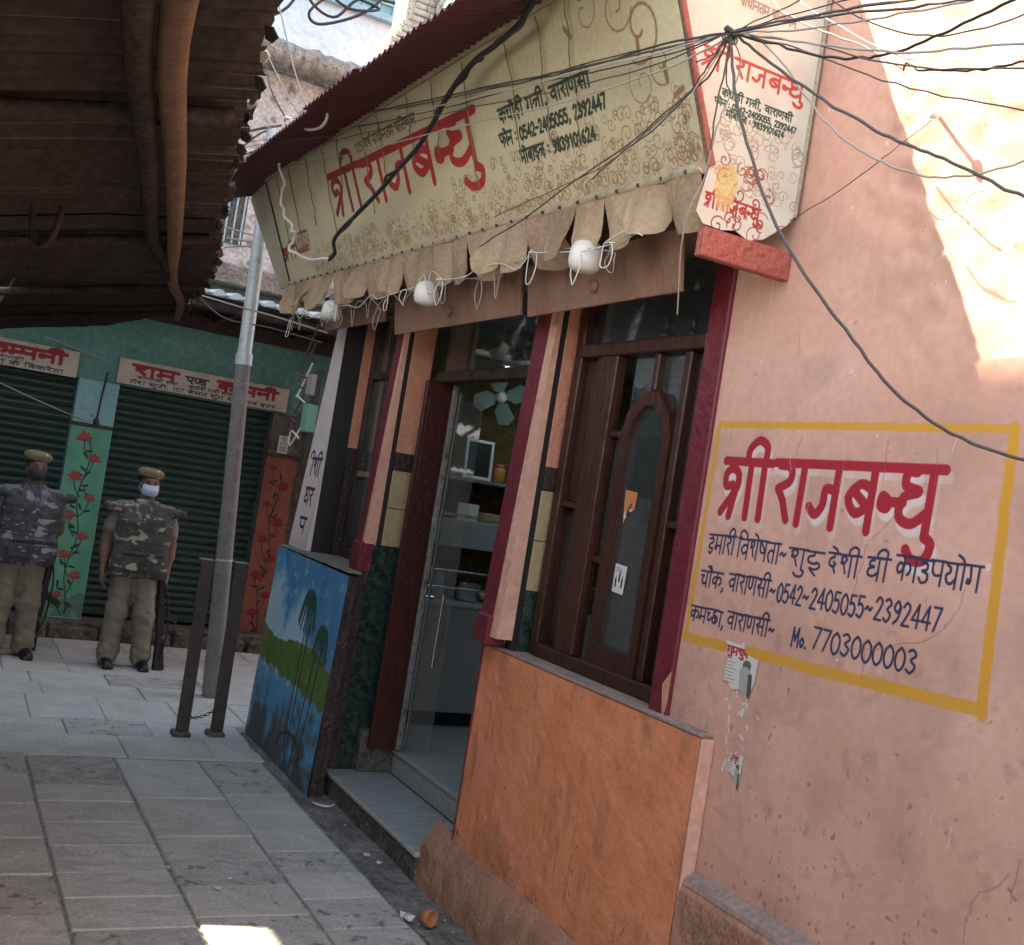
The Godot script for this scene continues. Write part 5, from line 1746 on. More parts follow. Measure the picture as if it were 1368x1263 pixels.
func build_background():
	var zf := -11.6
	var b := thing("shutter_shop_row", "dark green shuttered shop row across the lane end", "shop")
	put(b, "wall", box_mesh(Vector3(-8, 2.46, zf - 0.3), Vector3(9, 3.3, zf), 0.0), M.teal)
	put(b, "wall_back", box_mesh(Vector3(-8, -0.05, zf - 0.6), Vector3(9, 3.3, zf - 0.31), 0.0), M.stone_dark)
	# pillars
	picture("lotus_green", flower_picture(s_rgb(0.08, 0.28, 0.185), s_rgb(0.13, 0.37, 0.26), s_rgb(0.012, 0.04, 0.035), s_rgb(0.36, 0.09, 0.085), s_rgb(0.26, 0.045, 0.05), 131), 0.8)
	picture("flower_brown", flower_picture(s_rgb(0.17, 0.05, 0.035), s_rgb(0.22, 0.075, 0.05), s_rgb(0.02, 0.014, 0.012), s_rgb(0.19, 0.018, 0.016), s_rgb(0.12, 0.01, 0.01), 132), 0.8)
	var pillars := [[1.165, 1.545, M.teal_pale, M.lotus_green, "green pillar front painted with red lotus flowers"], [3.10, 3.43, M.stone_dark, M.flower_brown, "brown pillar front painted with red flowers"], [-1.1, -0.75, M.teal_pale, M.lotus_green, "green pillar front with red lotuses, far left"]]
	for p in pillars:
		put(b, "pillar", box_mesh(Vector3(p[0], 0.1, zf - 0.305), Vector3(p[1], 2.459, zf + 0.06), 0.006), p[2])
		put(b, "pillar_band", box_mesh(Vector3(p[0] - 0.01, 2.0, zf + 0.0605), Vector3(p[1] + 0.01, 2.035, zf + 0.078), 0.003), M.wood_dark)
		var f := put(b, "painted_face", plate(Vector3(p[0] + 0.004, 1.998, zf + 0.0635), Vector3(p[1] - 0.004, 1.998, zf + 0.0635), Vector3(p[1] - 0.004, 0.14, zf + 0.0635), Vector3(p[0] + 0.004, 0.14, zf + 0.0635)), p[3])
		f.set_meta("label", p[4])
	# shutters: every slat a piece
	var slat := maker()
	slat.set_smooth_group(0)
	var prof := [Vector2(0, 0), Vector2(0.004, 0.006), Vector2(0.02, 0.022), Vector2(0.024, 0.04), Vector2(0.02, 0.056), Vector2(0.005, 0.068), Vector2(0, 0.0735)]
	for j in prof.size() - 1:
		quad(slat, Vector3(0, prof[j].y, prof[j].x), Vector3(1, prof[j].y, prof[j].x), Vector3(1, prof[j + 1].y, prof[j + 1].x), Vector3(0, prof[j + 1].y, prof[j + 1].x))
	var slat_mesh := done(slat)
	for e in [[-0.745, 1.163], [1.547, 3.098]]:
		var sh := Node3D.new()
		sh.name = numbered(b, "roller_shutter")
		b.add_child(sh)
		for k in 30:
			var o := put(sh, "slat", slat_mesh, M.shutter)
			o.position = Vector3(e[0], 0.24 + k * 0.0741, zf - 0.13 + rng.randfn(0, 0.003))
			o.rotation.z = rng.randfn(0, 0.0012)
			o.rotation.x = rng.randfn(0, 0.05)
			o.scale = Vector3(e[1] - e[0], 1, 1)
		put(sh, "bottom_bar", box_mesh(Vector3(e[0], 0.165, zf - 0.15), Vector3(e[1], 0.238, zf - 0.10), 0.006), M.shutter)
		var st := maker()
		tube(st, [Vector3(e[0] + 0.35, 0.2, zf - 0.1), Vector3(e[0] + 0.35, 0.2, zf - 0.05), Vector3(e[0] + 0.35, 0.26, zf - 0.05)], 0.008, 6)
		put(sh, "lock_hasp", done(st), M.steel)
	# plinth of rough stones, each its own
	put(b, "plinth", box_mesh(Vector3(-8, -0.05, zf - 0.3), Vector3(9, 0.13, zf + 0.25), 0.01), M.stone_dark)
	var x := -1.0
	while x < 3.6:
		var w := rng.randf_range(0.25, 0.5)
		var hh := rng.randf_range(0.06, 0.15)
		put(b, "kerb_stone", box_mesh(Vector3(x, -0.03, zf + 0.252), Vector3(x + w - 0.015, hh, zf + 0.36 + rng.randf() * 0.08), 0.02), M.stone_dark)
		x += w
	# little notice on the dark pillar head
	var im := Image.create(48, 84, false, Image.FORMAT_RGB8)
	im.fill(s_rgb(0.5, 0.5, 0.48))
	stroke(im, [Vector2(24, 14), Vector2(25, 16)], 8, s_rgb(0.08, 0.08, 0.08))
	stroke(im, [Vector2(24, 14), Vector2(25, 16)], 4, s_rgb(0.5, 0.5, 0.48))
	for k in 3:
		stroke(im, [Vector2(8, 32 + k * 5), Vector2(40, 32 + k * 5)], 1, s_rgb(0.1, 0.1, 0.1))
	im.fill_rect(Rect2i(8, 50, 32, 28), s_rgb(0.3, 0.3, 0.3))
	picture("tag_card", im)
	tag(put(self, "notice_card", plate(Vector3(3.19, 2.235, zf + 0.085), Vector3(3.30, 2.235, zf + 0.085), Vector3(3.30, 2.05, zf + 0.085), Vector3(3.19, 2.05, zf + 0.085)), M.tag_card), "small white notice card above the brown flower pillar", "notice")
	# name boards
	picture("far_sign", far_sign_picture("full", 141))
	picture("far_sign_left", far_sign_picture("end", 142))
	var rows := [[1.50, 3.22, 2.725, 2.475, M.far_sign, "white board with dark red lettering over the right shutter"], [-0.55, 1.135, 2.70, 2.445, M.far_sign_left, "white board with dark red lettering over the left shutter"]]
	for e in rows:
		var s := thing("name_board", e[5], "sign", Vector3(e[0], e[3], zf + 0.09), "name boards over the shutters")
		var w: float = e[1] - e[0]
		var hh: float = e[2] - e[3]
		put(s, "panel", box_mesh(Vector3(0, 0, -0.085), Vector3(w, hh, -0.004), 0.004), M.sign_frame)
		put(s, "face", plate(Vector3(0.003, hh - 0.003, 0), Vector3(w - 0.003, hh - 0.003, 0), Vector3(w - 0.003, 0.003, 0), Vector3(0.003, 0.003, 0)), e[4])
	# hook and rope on the pale pillar
	var hook := thing("rope_hook", "dark rope tied to a hook on the pale green pillar", "rope", Vector3(1.38, 2.06, zf + 0.08))
	var st := maker()
	tube(st, [Vector3(0.03, 0.5, 0), Vector3(0.01, 0.25, 0.01), Vector3(0, 0.02, 0.01)], 0.01, 6)
	put(hook, "rope", done(st), M.rubber)
	st = maker()
	lathe(st, [Vector2(0, -0.03), Vector2(0.025, -0.02), Vector2(0.03, 0.0), Vector2(0.02, 0.03), Vector2(0, 0.04)], 10)
	put(hook, "knot", done(st), M.rubber)
	# dark canopy with a pale translucent edge sheet
	var aw := thing("far_canopy", "dark canopy over the shutters with a white corrugated edge", "canopy")
	st = maker()
	cbox(st, Vector3(-6, 3.29, -11.58), Vector3(6, 3.33, -10.16), 0.004, Transform3D(Basis.from_euler(Vector3(-0.02, 0, 0)), Vector3.ZERO))
	put(aw, "underside_boards", box_mesh(Vector3(-6, 3.302, -11.595), Vector3(6, 3.34, -10.2), 0.004), M.tin_black)
	put(aw, "beam", box_mesh(Vector3(-6, 3.15, -11.58), Vector3(6, 3.30, -11.46), 0.01), M.wood_dark)
	put(aw, "beam", box_mesh(Vector3(-6, 3.22, -10.32), Vector3(6, 3.301, -10.22), 0.01), M.wood_dark)
	for k in 9:
		put(aw, "joist", box_mesh(Vector3(-2.5 + k * 0.8, 3.235, -11.45), Vector3(-2.44 + k * 0.8, 3.301, -10.33), 0.006), M.wood_dark)
	for k in 6:
		st = maker()
		st.set_smooth_group(0)
		var x0 := -1.2 + k * 0.88
		for i in 60:
			var xa := x0 + i * 0.015
			var xb := xa + 0.015
			quad(st, Vector3(xa, 3.375 + sin(xa / 0.15 * TAU) * 0.02, -10.3), Vector3(xb, 3.375 + sin(xb / 0.15 * TAU) * 0.02, -10.3), Vector3(xb, 3.325 + sin(xb / 0.15 * TAU) * 0.02, -9.75), Vector3(xa, 3.325 + sin(xa / 0.15 * TAU) * 0.02, -9.75))
		put(aw, "edge_sheet", done(st), M.fibre)
	# the house above and behind
	var u := thing("upper_house", "pale blue upper storey with weathered concrete ledge at the lane end", "house")
	put(u, "lower_wall", box_mesh(Vector3(-8, 3.3, -12.6), Vector3(9, 6.15, -12.2), 0.0), M.lime_grey)
	put(u, "upper_wall", box_mesh(Vector3(-8, 6.151, -12.65), Vector3(9, 11.5, -12.25), 0.0), M.lime)
	st = maker()
	st.set_smooth_group(0)
	var nz := FastNoiseLite.new()
	nz.seed = 5
	nz.frequency = 2.2
	var shape := [Vector2(-12.24, 6.48), Vector2(-11.95, 6.43), Vector2(-11.86, 6.36), Vector2(-11.86, 6.24), Vector2(-11.95, 6.16), Vector2(-12.24, 6.15)]
	for i in 90:
		for j in shape.size() - 1:
			var q := []
			for d in [[0, 0], [1, 0], [1, 1], [0, 1]]:
				var xx: float = -1.0 + (i + d[0]) * 0.075
				var p: Vector2 = shape[j + d[1]]
				var bump := nz.get_noise_2d(xx * 2.0, p.y * 9.0 + p.x) * 0.04
				q.append(Vector3(xx, p.y + bump, p.x + bump))
			quad(st, q[0], q[1], q[2], q[3])
	put(u, "ledge", done(st), M.ledge)
	# blue barred window, frame, panes and bars
	var wn := Node3D.new()
	wn.name = "window"
	u.add_child(wn)
	put(wn, "recess", box_mesh(Vector3(2.75, 7.12, -12.249), Vector3(4.02, 8.6, -12.24), 0.0), M.teal_pale)
	for e in [[2.72, 2.80, 7.1, 8.6], [3.98, 4.06, 7.1, 8.6], [2.8, 3.98, 7.1, 7.18]]:
		put(wn, "frame", box_mesh(Vector3(e[0], e[2], -12.249), Vector3(e[1], e[3], -12.17), 0.01), M.blue_frame)
	for k in 6:
		put(wn, "bar", box_mesh(Vector3(2.98 + k * 0.18, 7.18, -12.235), Vector3(3.0 + k * 0.18, 8.6, -12.21), 0.004), M.blue_frame)
	for k in 5:
		put(wn, "slat", box_mesh(Vector3(2.8, 7.30 + k * 0.22, -12.238), Vector3(3.98, 7.325 + k * 0.22, -12.215), 0.004), M.blue_frame)
	# barred opening low on the grey wall
	var op := Node3D.new()
	op.name = "barred_opening"
	u.add_child(op)
	put(op, "recess", box_mesh(Vector3(2.2, 4.2, -12.199), Vector3(2.62, 5.0, -12.19), 0.0), M.stone_dark)
	for k in 5:
		put(op, "bar", box_mesh(Vector3(2.24 + k * 0.085, 4.2, -12.185), Vector3(2.26 + k * 0.085, 5.0, -12.165), 0.003), M.blue_frame)
	put(u, "concrete_lintel", box_mesh(Vector3(-6, 3.72, -12.19), Vector3(6, 3.95, -11.9), 0.02), M.cement)
	# loose black cables curling in front of the blue window
	for e in [["thick black cable curling before the blue barred window", [Vector3(2.9, 7.5, -11.7), Vector3(2.95, 7.05, -11.7), Vector3(3.2, 6.85, -11.6), Vector3(3.55, 6.98, -11.65), Vector3(3.1, 7.0, -11.7), Vector3(2.82, 6.72, -11.7), Vector3(2.95, 6.62, -11.7), Vector3(3.4, 6.9, -11.7), Vector3(3.7, 7.3, -11.7)]],
		["thin black cable crossing the corner of the blue barred window", [Vector3(2.55, 7.5, -11.8), Vector3(2.75, 6.95, -11.8), Vector3(3.1, 6.78, -11.8), Vector3(3.4, 7.1, -11.8), Vector3(4.1, 7.25, -11.8), Vector3(4.4, 7.7, -11.8)]],
		["black cable hanging left of the blue barred window", [Vector3(2.3, 7.3, -11.8), Vector3(2.45, 6.75, -11.8), Vector3(2.4, 6.55, -11.8), Vector3(2.65, 6.8, -11.8), Vector3(2.8, 7.5, -11.8)]]]:
		cable(e[0], "rubber", 0.016, e[1], "cables by the blue window")

# ---------------------------------------------------------------- things standing and lying about
func build_street_things():
	# pipe with a pale upper length
	var p := thing("steel_pole", "tall grey steel pipe pole behind the two iron posts", "pole", Vector3(2.285, 0, -9.0))
	var st := maker()
	tube(st, [Vector3(0, -0.02, 0), Vector3(-0.182, 2.73, 0)], [0.072, 0.060], 16)
	put(p, "lower_pipe", done(st), M.pole_grey)
	st = maker()
	tube(st, [Vector3(-0.178, 2.68, 0), Vector3(-0.184, 2.77, 0)], 0.068, 16)
	put(p, "collar", done(st), M.galvanised)
	st = maker()
	tube(st, [Vector3(-0.182, 2.74, 0), Vector3(-0.213, 3.66, 0), Vector3(-0.245, 4.6, 0)], 0.056, 16)
	put(p, "upper_pipe", done(st), M.galvanised)
	st = maker()
	tube(st, [Vector3(-0.072, 1.1, 0), Vector3(-0.073, 1.115, 0)], 0.070, 14)
	put(p, "weld_band", done(st), M.galvanised)
	var say := ["left iron post of the pair before the grey pipe", "right iron post of the pair before the grey pipe"]
	for k in 2:
		var o := thing("iron_post", say[k], "post", Vector3(1.80 + k * 0.245, 0, -7.70 - k * 0.04), "iron posts at the pipe")
		o.rotation.z = 0.012
		var ang := maker()
		cbox(ang, Vector3(-0.045, 0, -0.004), Vector3(0.045, 1.21, 0.004), 0.002)
		cbox(ang, Vector3(0.037, 0, -0.09), Vector3(0.045, 1.21, -0.0045), 0.002)
		put(o, "angle", done(ang), M.iron)
		put(o, "cap", box_mesh(Vector3(-0.047, 1.2105, -0.09), Vector3(0.047, 1.218, 0.006), 0.002), M.pole_grey)
		put(o, "foot_block", box_mesh(Vector3(-0.06, -0.02, -0.1), Vector3(0.06, 0.03, 0.03), 0.01), M.stone_dark)
	var ch := thing("chain", "short iron chain tied to the foot of the left iron post", "chain", Vector3(1.83, 0.14, -7.65))
	for k in 9:
		st = maker()
		var ring := []
		for j in 11:
			var a := TAU * j / 10.0
			ring.append(Vector3(cos(a) * 0.013, sin(a) * 0.009, 0))
		tube(st, ring, 0.0032, 5)
		var o := put(ch, "link", done(st), M.iron)
		o.position = Vector3(k * 0.0185, 0.004 * k * k * 0.22, 0)
		o.rotation = Vector3(PI / 2 * (k % 2), 0, 0.5)
	# litter
	st = maker()
	lathe(st, [Vector2(0, 0.0), Vector2(0.022, 0.0), Vector2(0.034, 0.03), Vector2(0.038, 0.06), Vector2(0.034, 0.06), Vector2(0.028, 0.02), Vector2(0, 0.012)], 16, Transform3D(Basis.from_euler(Vector3(1.45, 0.4, 0)), Vector3(0, 0.036, 0)))
	var cup := put(self, "clay_cup", done(st), M.clay)
	cup.position = Vector3(2.262, 0.0, -4.54)
	tag(cup, "orange clay cup lying by the step kerb", "cup")
	var scraps := [[2.205, -4.58, 0.04, "crumpled white paper beside the clay cup"], [2.305, -5.38, 0.02, "small white scrap under the marble step"], [2.33, -5.27, 0.016, "tiny pale scrap beside the one under the step"], [1.52, -5.1, 0.012, "tiny white fleck on the slab by the shop"], [1.268, -5.25, 0.011, "tiny white fleck on the slab joint"], [0.98, -5.45, 0.009, "tiny fleck in the middle of the lane"], [1.44, -4.98, 0.018, "folded scrap on the slab nearest the sun patch"]]
	for s in scraps:
		st = maker()
		var n := 8
		var top := []
		for k in n:
			var a := TAU * k / n
			top.append(Vector3(cos(a) * s[2] * rng.randf_range(0.6, 1.3), rng.randf_range(0.002, s[2] * 0.9), sin(a) * s[2] * rng.randf_range(0.6, 1.3)))
		for k in n:
			tri(st, top[k], top[(k + 1) % n], Vector3(0, s[2] * rng.randf_range(0.4, 0.9), 0))
			tri(st, top[(k + 1) % n], top[k], Vector3(top[k].x * 0.7, 0.0, top[k].z * 0.7))
		var o := put(self, "paper_scrap", done(st), M.paper)
		o.position = Vector3(s[0], 0.004, s[1])
		tag(o, s[3], "litter", "paper scraps on the paving")
	st = maker()
	tube(st, spline([Vector3(-0.06, 0.012, -0.03), Vector3(-0.02, 0.008, 0.02), Vector3(0.03, 0.008, 0.03), Vector3(0.06, 0.02, 0.02)], 4), [0.003, 0.004, 0.006, 0.007, 0.008, 0.008, 0.008, 0.007, 0.006, 0.005, 0.004, 0.003, 0.002], 6)
	var peel := put(self, "peel_strip", done(st), M.paper)
	peel.position = Vector3(2.335, 0.006, -6.2)
	tag(peel, "pale curved peel lying below the mural corner", "litter")
	# crumbs and flecks nobody could count
	st = maker()
	for k in 150:
		var c := Vector3(rng.randf_range(0.2, 2.4), 0.003, rng.randf_range(-9.5, -3.6))
		var s := rng.randf_range(0.003, 0.009)
		var ring := []
		for j in 5:
			var a := TAU * j / 5.0
			ring.append(c + Vector3(cos(a) * s * rng.randf_range(0.5, 1.4), 0.0, sin(a) * s * rng.randf_range(0.5, 1.4)))
		for j in 5:
			tri(st, ring[j], ring[(j + 1) % 5], c + Vector3(0, s * 0.5, 0))
	var crumbs := put(self, "crumbs", done(st), M.paper)
	tag(crumbs, "pale crumbs and flecks scattered over the paving", "crumbs")
	crumbs.set_meta("kind", "stuff")
	# torn bills on the pink wall
	var im := Image.create(120, 170, false, Image.FORMAT_RGB8)
	im.fill(s_rgb(0.60, 0.57, 0.50))
	write(im, "g u m sh u d", 8, 40, 84, 40, 24, 3, s_rgb(0.4, 0.03, 0.03))
	for k in 8:
		stroke(im, [Vector2(12, 54 + k * 11), Vector2(30 + (k * 13) % 20, 54 + k * 11)], 1.0, s_rgb(0.15, 0.15, 0.15))
	stroke(im, [Vector2(84, 60), Vector2(84, 74)], 14, s_rgb(0.10, 0.11, 0.08))
	stroke(im, [Vector2(82, 86), Vector2(86, 140)], 19, s_rgb(0.34, 0.35, 0.30))
	stroke(im, [Vector2(100, 92), Vector2(104, 150)], 7, s_rgb(0.07, 0.08, 0.06))
	stroke(im, [Vector2(100, 158), Vector2(106, 160)], 4, s_rgb(0.45, 0.03, 0.03))
	picture("bill", im)
	var shapes := [
		["torn missing person bill with dark figure pasted on the pink wall", -3.09, 1.585, 0.18, 0.18, [Vector2(0, 0), Vector2(0.55, 0.02), Vector2(0.62, 0.16), Vector2(1.0, 0.2), Vector2(0.98, 0.6), Vector2(0.86, 1.0), Vector2(0.55, 0.84), Vector2(0.35, 0.9), Vector2(0.2, 0.75), Vector2(0.08, 0.8), Vector2(0.12, 0.3)]],
		["small torn scrap of a bill low on the pink wall", -2.985, 1.225, 0.075, 0.125, [Vector2(0.2, 0.1), Vector2(1.0, 0.0), Vector2(0.9, 1.0), Vector2(0.5, 0.62), Vector2(0.1, 0.55)]]]
	for e in shapes:
		st = maker()
		var poly := PackedVector2Array(e[5])
		for i in Geometry2D.triangulate_polygon(poly):
			st.set_uv(poly[i])
			st.add_vertex(Vector3(2.5425, e[2] - poly[i].y * e[4], e[1] + poly[i].x * e[3]))
		tag(put(self, "torn_bill", done(st), M.bill), e[0], "poster", "torn bills on the pink wall")
	# junction box and loose wires on the far side of the white pillar
	var j := thing("junction_box", "small green junction box with loose wires beside the white pillar", "junction box", Vector3(2.40, 2.05, -7.97))
	put(j, "box", box_mesh(Vector3(-0.03, 0.15, -0.09), Vector3(0.05, 0.36, 0.06), 0.01), M.lime_green if M.has("lime_green") else plain("lime_green", Color(0.16, 0.36, 0.25), 0.6))
	put(j, "meter", box_mesh(Vector3(-0.03, 0.42, -0.1), Vector3(0.05, 0.58, 0.05), 0.01), M.cable_pale)
	put(j, "bracket", box_mesh(Vector3(0.0, 0.0, -0.05), Vector3(0.04, 0.62, 0.055), 0.004), M.iron)
	for k in 6:
		st = maker()
		var y := 0.1 + k * 0.09
		tube(st, spline([Vector3(-0.02, y, -0.09), Vector3(-0.04, y + 0.05, -0.25 - 0.05 * (k % 3)), Vector3(-0.02, y - 0.06 + 0.04 * k, -0.3), Vector3(0.0, y + 0.12 + 0.06 * k, -0.12)], 5), 0.007, 5)
		put(j, "wire", done(st), M.cable_white if k % 3 == 0 else M.cable_grey)

# ---------------------------------------------------------------- the two men in uniform
func camo_picture(a: Color, b: Color, c: Color, sd: int) -> Image:
	var size := 256
	var n1 := noise_bytes(sd, size, size, 0.022, 3)
	var n2 := noise_bytes(sd + 1, size, size, 0.03, 2)
	var out := PackedByteArray()
	out.resize(size * size * 3)
	for i in size * size:
		var k := a
		if n2[i] > 150:
			k = b
		if n1[i] > 178:
			k = c
		out[i * 3] = int(k.r * 255)
		out[i * 3 + 1] = int(k.g * 255)
		out[i * 3 + 2] = int(k.b * 255)
	return Image.create_from_data(size, size, false, Image.FORMAT_RGB8, out)

func camo(key: String, a: Color, b: Color, c: Color, sd: int):
	var m := picture(key, camo_picture(a.linear_to_srgb(), b.linear_to_srgb(), c.linear_to_srgb(), sd), 0.95)
	m.uv1_triplanar = true
	m.uv1_scale = Vector3(1.0, 1.7, 1.0)
	m.normal_enabled = true
	m.normal_texture = M.bump_fine
	m.normal_scale = 0.3

func hand_prims(wrist: Vector3, s: float, fwd: Vector3) -> Array:
	# a relaxed hand hanging down; s: +1 for the hand on the +x side
	var down := Vector3(0.03 * s, -1, 0.12).normalized()
	var side := fwd
	var pr := [cap(wrist, wrist + down * 0.045, 0.026, 0.024), cap(wrist + down * 0.03 + side * 0.014, wrist + down * 0.085 + side * 0.026, 0.016, 0.014), cap(wrist + down * 0.03 - side * 0.014, wrist + down * 0.085 - side * 0.026, 0.016, 0.013), cap(wrist + down * 0.05, wrist + down * 0.085, 0.02, 0.014)]
	var lens := [0.066, 0.078, 0.074, 0.058]
	var inn := Vector3(-s, 0, 0.1)
	for k in 4:
		var root := wrist + down * 0.085 + side * (0.027 - k * 0.0185)
		var l: float = lens[k]
		var mid := root + down * l * 0.5 + inn * l * (0.12 + 0.05 * k)
		var tip := mid + (down * 0.8 + inn * (0.55 + 0.08 * k)).normalized() * l * 0.5
		pr.append(cap(root, mid, 0.0092, 0.0085))
		pr.append(cap(mid, tip, 0.0085, 0.007))
	var t0 := wrist + down * 0.03 + side * 0.024
	var t1 := t0 + down * 0.035 + side * 0.02 + inn * 0.012
	pr.append(cap(t0, t1, 0.0125, 0.0105))
	pr.append(cap(t1, t1 + down * 0.032 + inn * 0.006, 0.0105, 0.008))
	return pr

func make_person(label: String, at: Vector3, yaw: float, arms_back: bool, vest_key: String, mask_key: String, skin: Color, sleeve: Color, stance := 0.0):
	var t := thing("person", label, "person", at, "men in uniform by the shutters")
	t.rotation.y = yaw
	var trouser := Color(0.19, 0.165, 0.125)
	var paint := func(p: Vector3) -> Color:
		if p.y > 1.43:
			return skin
		if absf(p.x) > 0.19 and p.y < 1.17 and p.y > 0.80:
			return skin
		if p.y > 0.93:
			return sleeve
		return trouser
	var st := SurfaceTool.new()
	st.begin(Mesh.PRIMITIVE_TRIANGLES)
	var pr := []
	for s in [-1.0, 1.0]:
		var st_x: float = stance if s > 0 else 0.0
		pr.append(cap(Vector3(0.085 * s, 0.87, 0), Vector3((0.105 + st_x * 0.5) * s, 0.48, 0.02 + st_x), 0.112, 0.088))
		pr.append(cap(Vector3((0.105 + st_x * 0.5) * s, 0.48, 0.02 + st_x), Vector3((0.12 + st_x) * s, 0.13, st_x), 0.088, 0.08))
		pr.append(cap(Vector3((0.12 + st_x) * s, 0.13, st_x), Vector3((0.12 + st_x) * s, 0.08, st_x + 0.004), 0.084, 0.078))
		pr.append(cap(Vector3(0.075 * s, 1.0, 0), Vector3(0.09 * s, 1.32, 0), 0.105, 0.10))
		pr.append(cap(Vector3(0.12 * s, 1.37, -0.01), Vector3(0.20 * s, 1.355, 0), 0.06, 0.065))
		var sh := Vector3(0.215 * s, 1.34, 0)
		var el := Vector3(0.272 * s, 1.07, -0.04)
		var wr := Vector3((0.262 if s > 0 else 0.285) * s, 0.83, 0.02 if s > 0 else 0.06)
		if arms_back:
			el = Vector3(0.275 * s, 1.08, -0.08)
			wr = Vector3(0.10 * s, 0.93, -0.19)
		pr.append(cap(sh, sh.lerp(el, 0.62), 0.066, 0.062))
		pr.append(cap(sh.lerp(el, 0.5), el, 0.047, 0.042))
		pr.append(cap(el, el.lerp(wr, 0.35), 0.042, 0.041))
		pr.append(cap(el.lerp(wr, 0.35), wr, 0.041, 0.027))
	pr.append(cap(Vector3(-0.06, 0.92, 0), Vector3(0.06, 0.92, 0), 0.115, 0.115, Vector3(1, 1, 1.1)))
	pr.append(cap(Vector3(0, 1.36, -0.01), Vector3(0, 1.52, 0.005), 0.062, 0.056))
	var n := nets(st, 0, pr, 0.014, 0.045, paint, 0.014)
	# head
	var hd := [cap(Vector3(0, 1.60, -0.012), Vector3(0, 1.61, 0.0), 0.088, 0.088, Vector3(1.14, 0.95, 0.92)), cap(Vector3(0, 1.56, 0.025), Vector3(0, 1.515, 0.045), 0.062, 0.04, Vector3(1.0, 1, 1)),
		cap(Vector3(0, 1.595, 0.088), Vector3(0, 1.562, 0.106), 0.010, 0.015), cap(Vector3(-0.03, 1.617, 0.078), Vector3(0.03, 1.617, 0.078), 0.013, 0.013), cap(Vector3(-0.02, 1.535, 0.079), Vector3(0.02, 1.535, 0.079), 0.009, 0.009)]
	for s in [-1.0, 1.0]:
		hd.append(cap(Vector3(0.078 * s, 1.60, -0.005), Vector3(0.08 * s, 1.565, 0.0), 0.016, 0.010, Vector3(1.6, 1, 1)))
		hd.append(cap(Vector3(0.035 * s, 1.573, 0.066), Vector3(0.045 * s, 1.568, 0.055), 0.02, 0.02))
	var face := func(p: Vector3) -> Color:
		if p.y > 1.592 and p.z < 0.03 or p.y > 1.64:
			return Color(0.012, 0.011, 0.01)
		for s in [-1.0, 1.0]:
			if Vector2(p.x - 0.032 * s, (p.y - 1.597) * 1.8).length() < 0.014 and p.z > 0.05:
				return Color(0.02, 0.018, 0.016)
			if Vector2((p.x - 0.034 * s) * 0.5, (p.y - 1.62) * 1.8).length() < 0.009 and p.z > 0.05:
				return Color(0.015, 0.012, 0.01)
		if absf(p.y - 1.535) < 0.006 and absf(p.x) < 0.024 and p.z > 0.05:
			return skin * 0.6
		return skin
	n = nets(st, n, hd, 0.007, 0.02, face)
	for s in [-1.0, 1.0]:
		var wr := Vector3((0.262 if s > 0 else 0.285) * s, 0.835, 0.02 if s > 0 else 0.06)
		if arms_back:
			wr = Vector3(0.10 * s, 0.93, -0.19)
		n = nets(st, n, hand_prims(wr, s, Vector3(0, 0.1, 1).normalized()), 0.006, 0.008, func(_p): return skin)
	st.generate_normals()
	put(t, "body", st.commit(), M.skin)
	# padded vest with shoulder flaps and collar
	st = SurfaceTool.new()
	st.begin(Mesh.PRIMITIVE_TRIANGLES)
	var vp := [[1, Vector3(0, 1.15, 0.015), Vector3(0.232, 0.21, 0.165), 0.09], [1, Vector3(0, 0.90, 0.012), Vector3(0.24, 0.12, 0.172), 0.07], [1, Vector3(-0.195, 1.365, 0.0), Vector3(0.14, 0.036, 0.135), 0.03], [1, Vector3(0.195, 1.365, 0.0), Vector3(0.14, 0.036, 0.135), 0.03], [2, Vector3(0, 1.425, 0.0), Vector3.ZERO, 0.078, 0.03]]
	vp.append(cap(Vector3(-0.10, 1.36, 0.08), Vector3(0.10, 1.36, 0.08), 0.05, 0.05))
	vp.append(cap(Vector3(-0.26, 1.372, 0.05), Vector3(-0.30, 1.355, -0.03), 0.028, 0.028))
	vp.append(cap(Vector3(0.26, 1.372, 0.05), Vector3(0.30, 1.355, -0.03), 0.028, 0.028))
	nets(st, 0, vp, 0.014, 0.03, func(_p): return Color.WHITE, 0.02)
	st.generate_normals()
	var vest := put(t, "vest", st.commit(), M[vest_key])
	put(vest, "strap", box_mesh(Vector3(-0.17, 0.985, 0.165), Vector3(0.19, 1.012, 0.194), 0.006), M[vest_key])
	put(vest, "pocket", box_mesh(Vector3(-0.17, 0.85, 0.172), Vector3(-0.03, 0.965, 0.2), 0.01), M[vest_key])
	put(vest, "pocket", box_mesh(Vector3(0.03, 0.85, 0.172), Vector3(0.17, 0.965, 0.2), 0.01), M[vest_key])
	# beret pulled to one side
	var mk := maker()
	var xf := Transform3D(Basis(Vector3(1.05, -0.10, 0), Vector3(0.12, 1, 0.0), Vector3(0, 0.06, 1.05)), Vector3(-0.006, 1.655, -0.008))
	lathe(mk, [Vector2(0.090, -0.022), Vector2(0.094, -0.004), Vector2(0.103, 0.010), Vector2(0.110, 0.028), Vector2(0.105, 0.048), Vector2(0.085, 0.064), Vector2(0.045, 0.073), Vector2(0, 0.075)], 24, xf)
	var beret := put(t, "beret", done(mk), M.beret)
	mk = maker()
	lathe(mk, [Vector2(0.0915, -0.027), Vector2(0.0945, -0.02), Vector2(0.0945, -0.006), Vector2(0.091, 0.0)], 24, xf)
	put(beret, "band", done(mk), M.leather)
	put(beret, "badge", box_mesh(Vector3(0.025, -0.012, -0.004), Vector3(0.055, 0.026, 0.006), 0.004, Transform3D(Basis.from_euler(Vector3(0, 0.35, 0.5)), Vector3(0.01, 1.668, 0.098))), M.plastic_white)
	# face mask
	mk = maker()
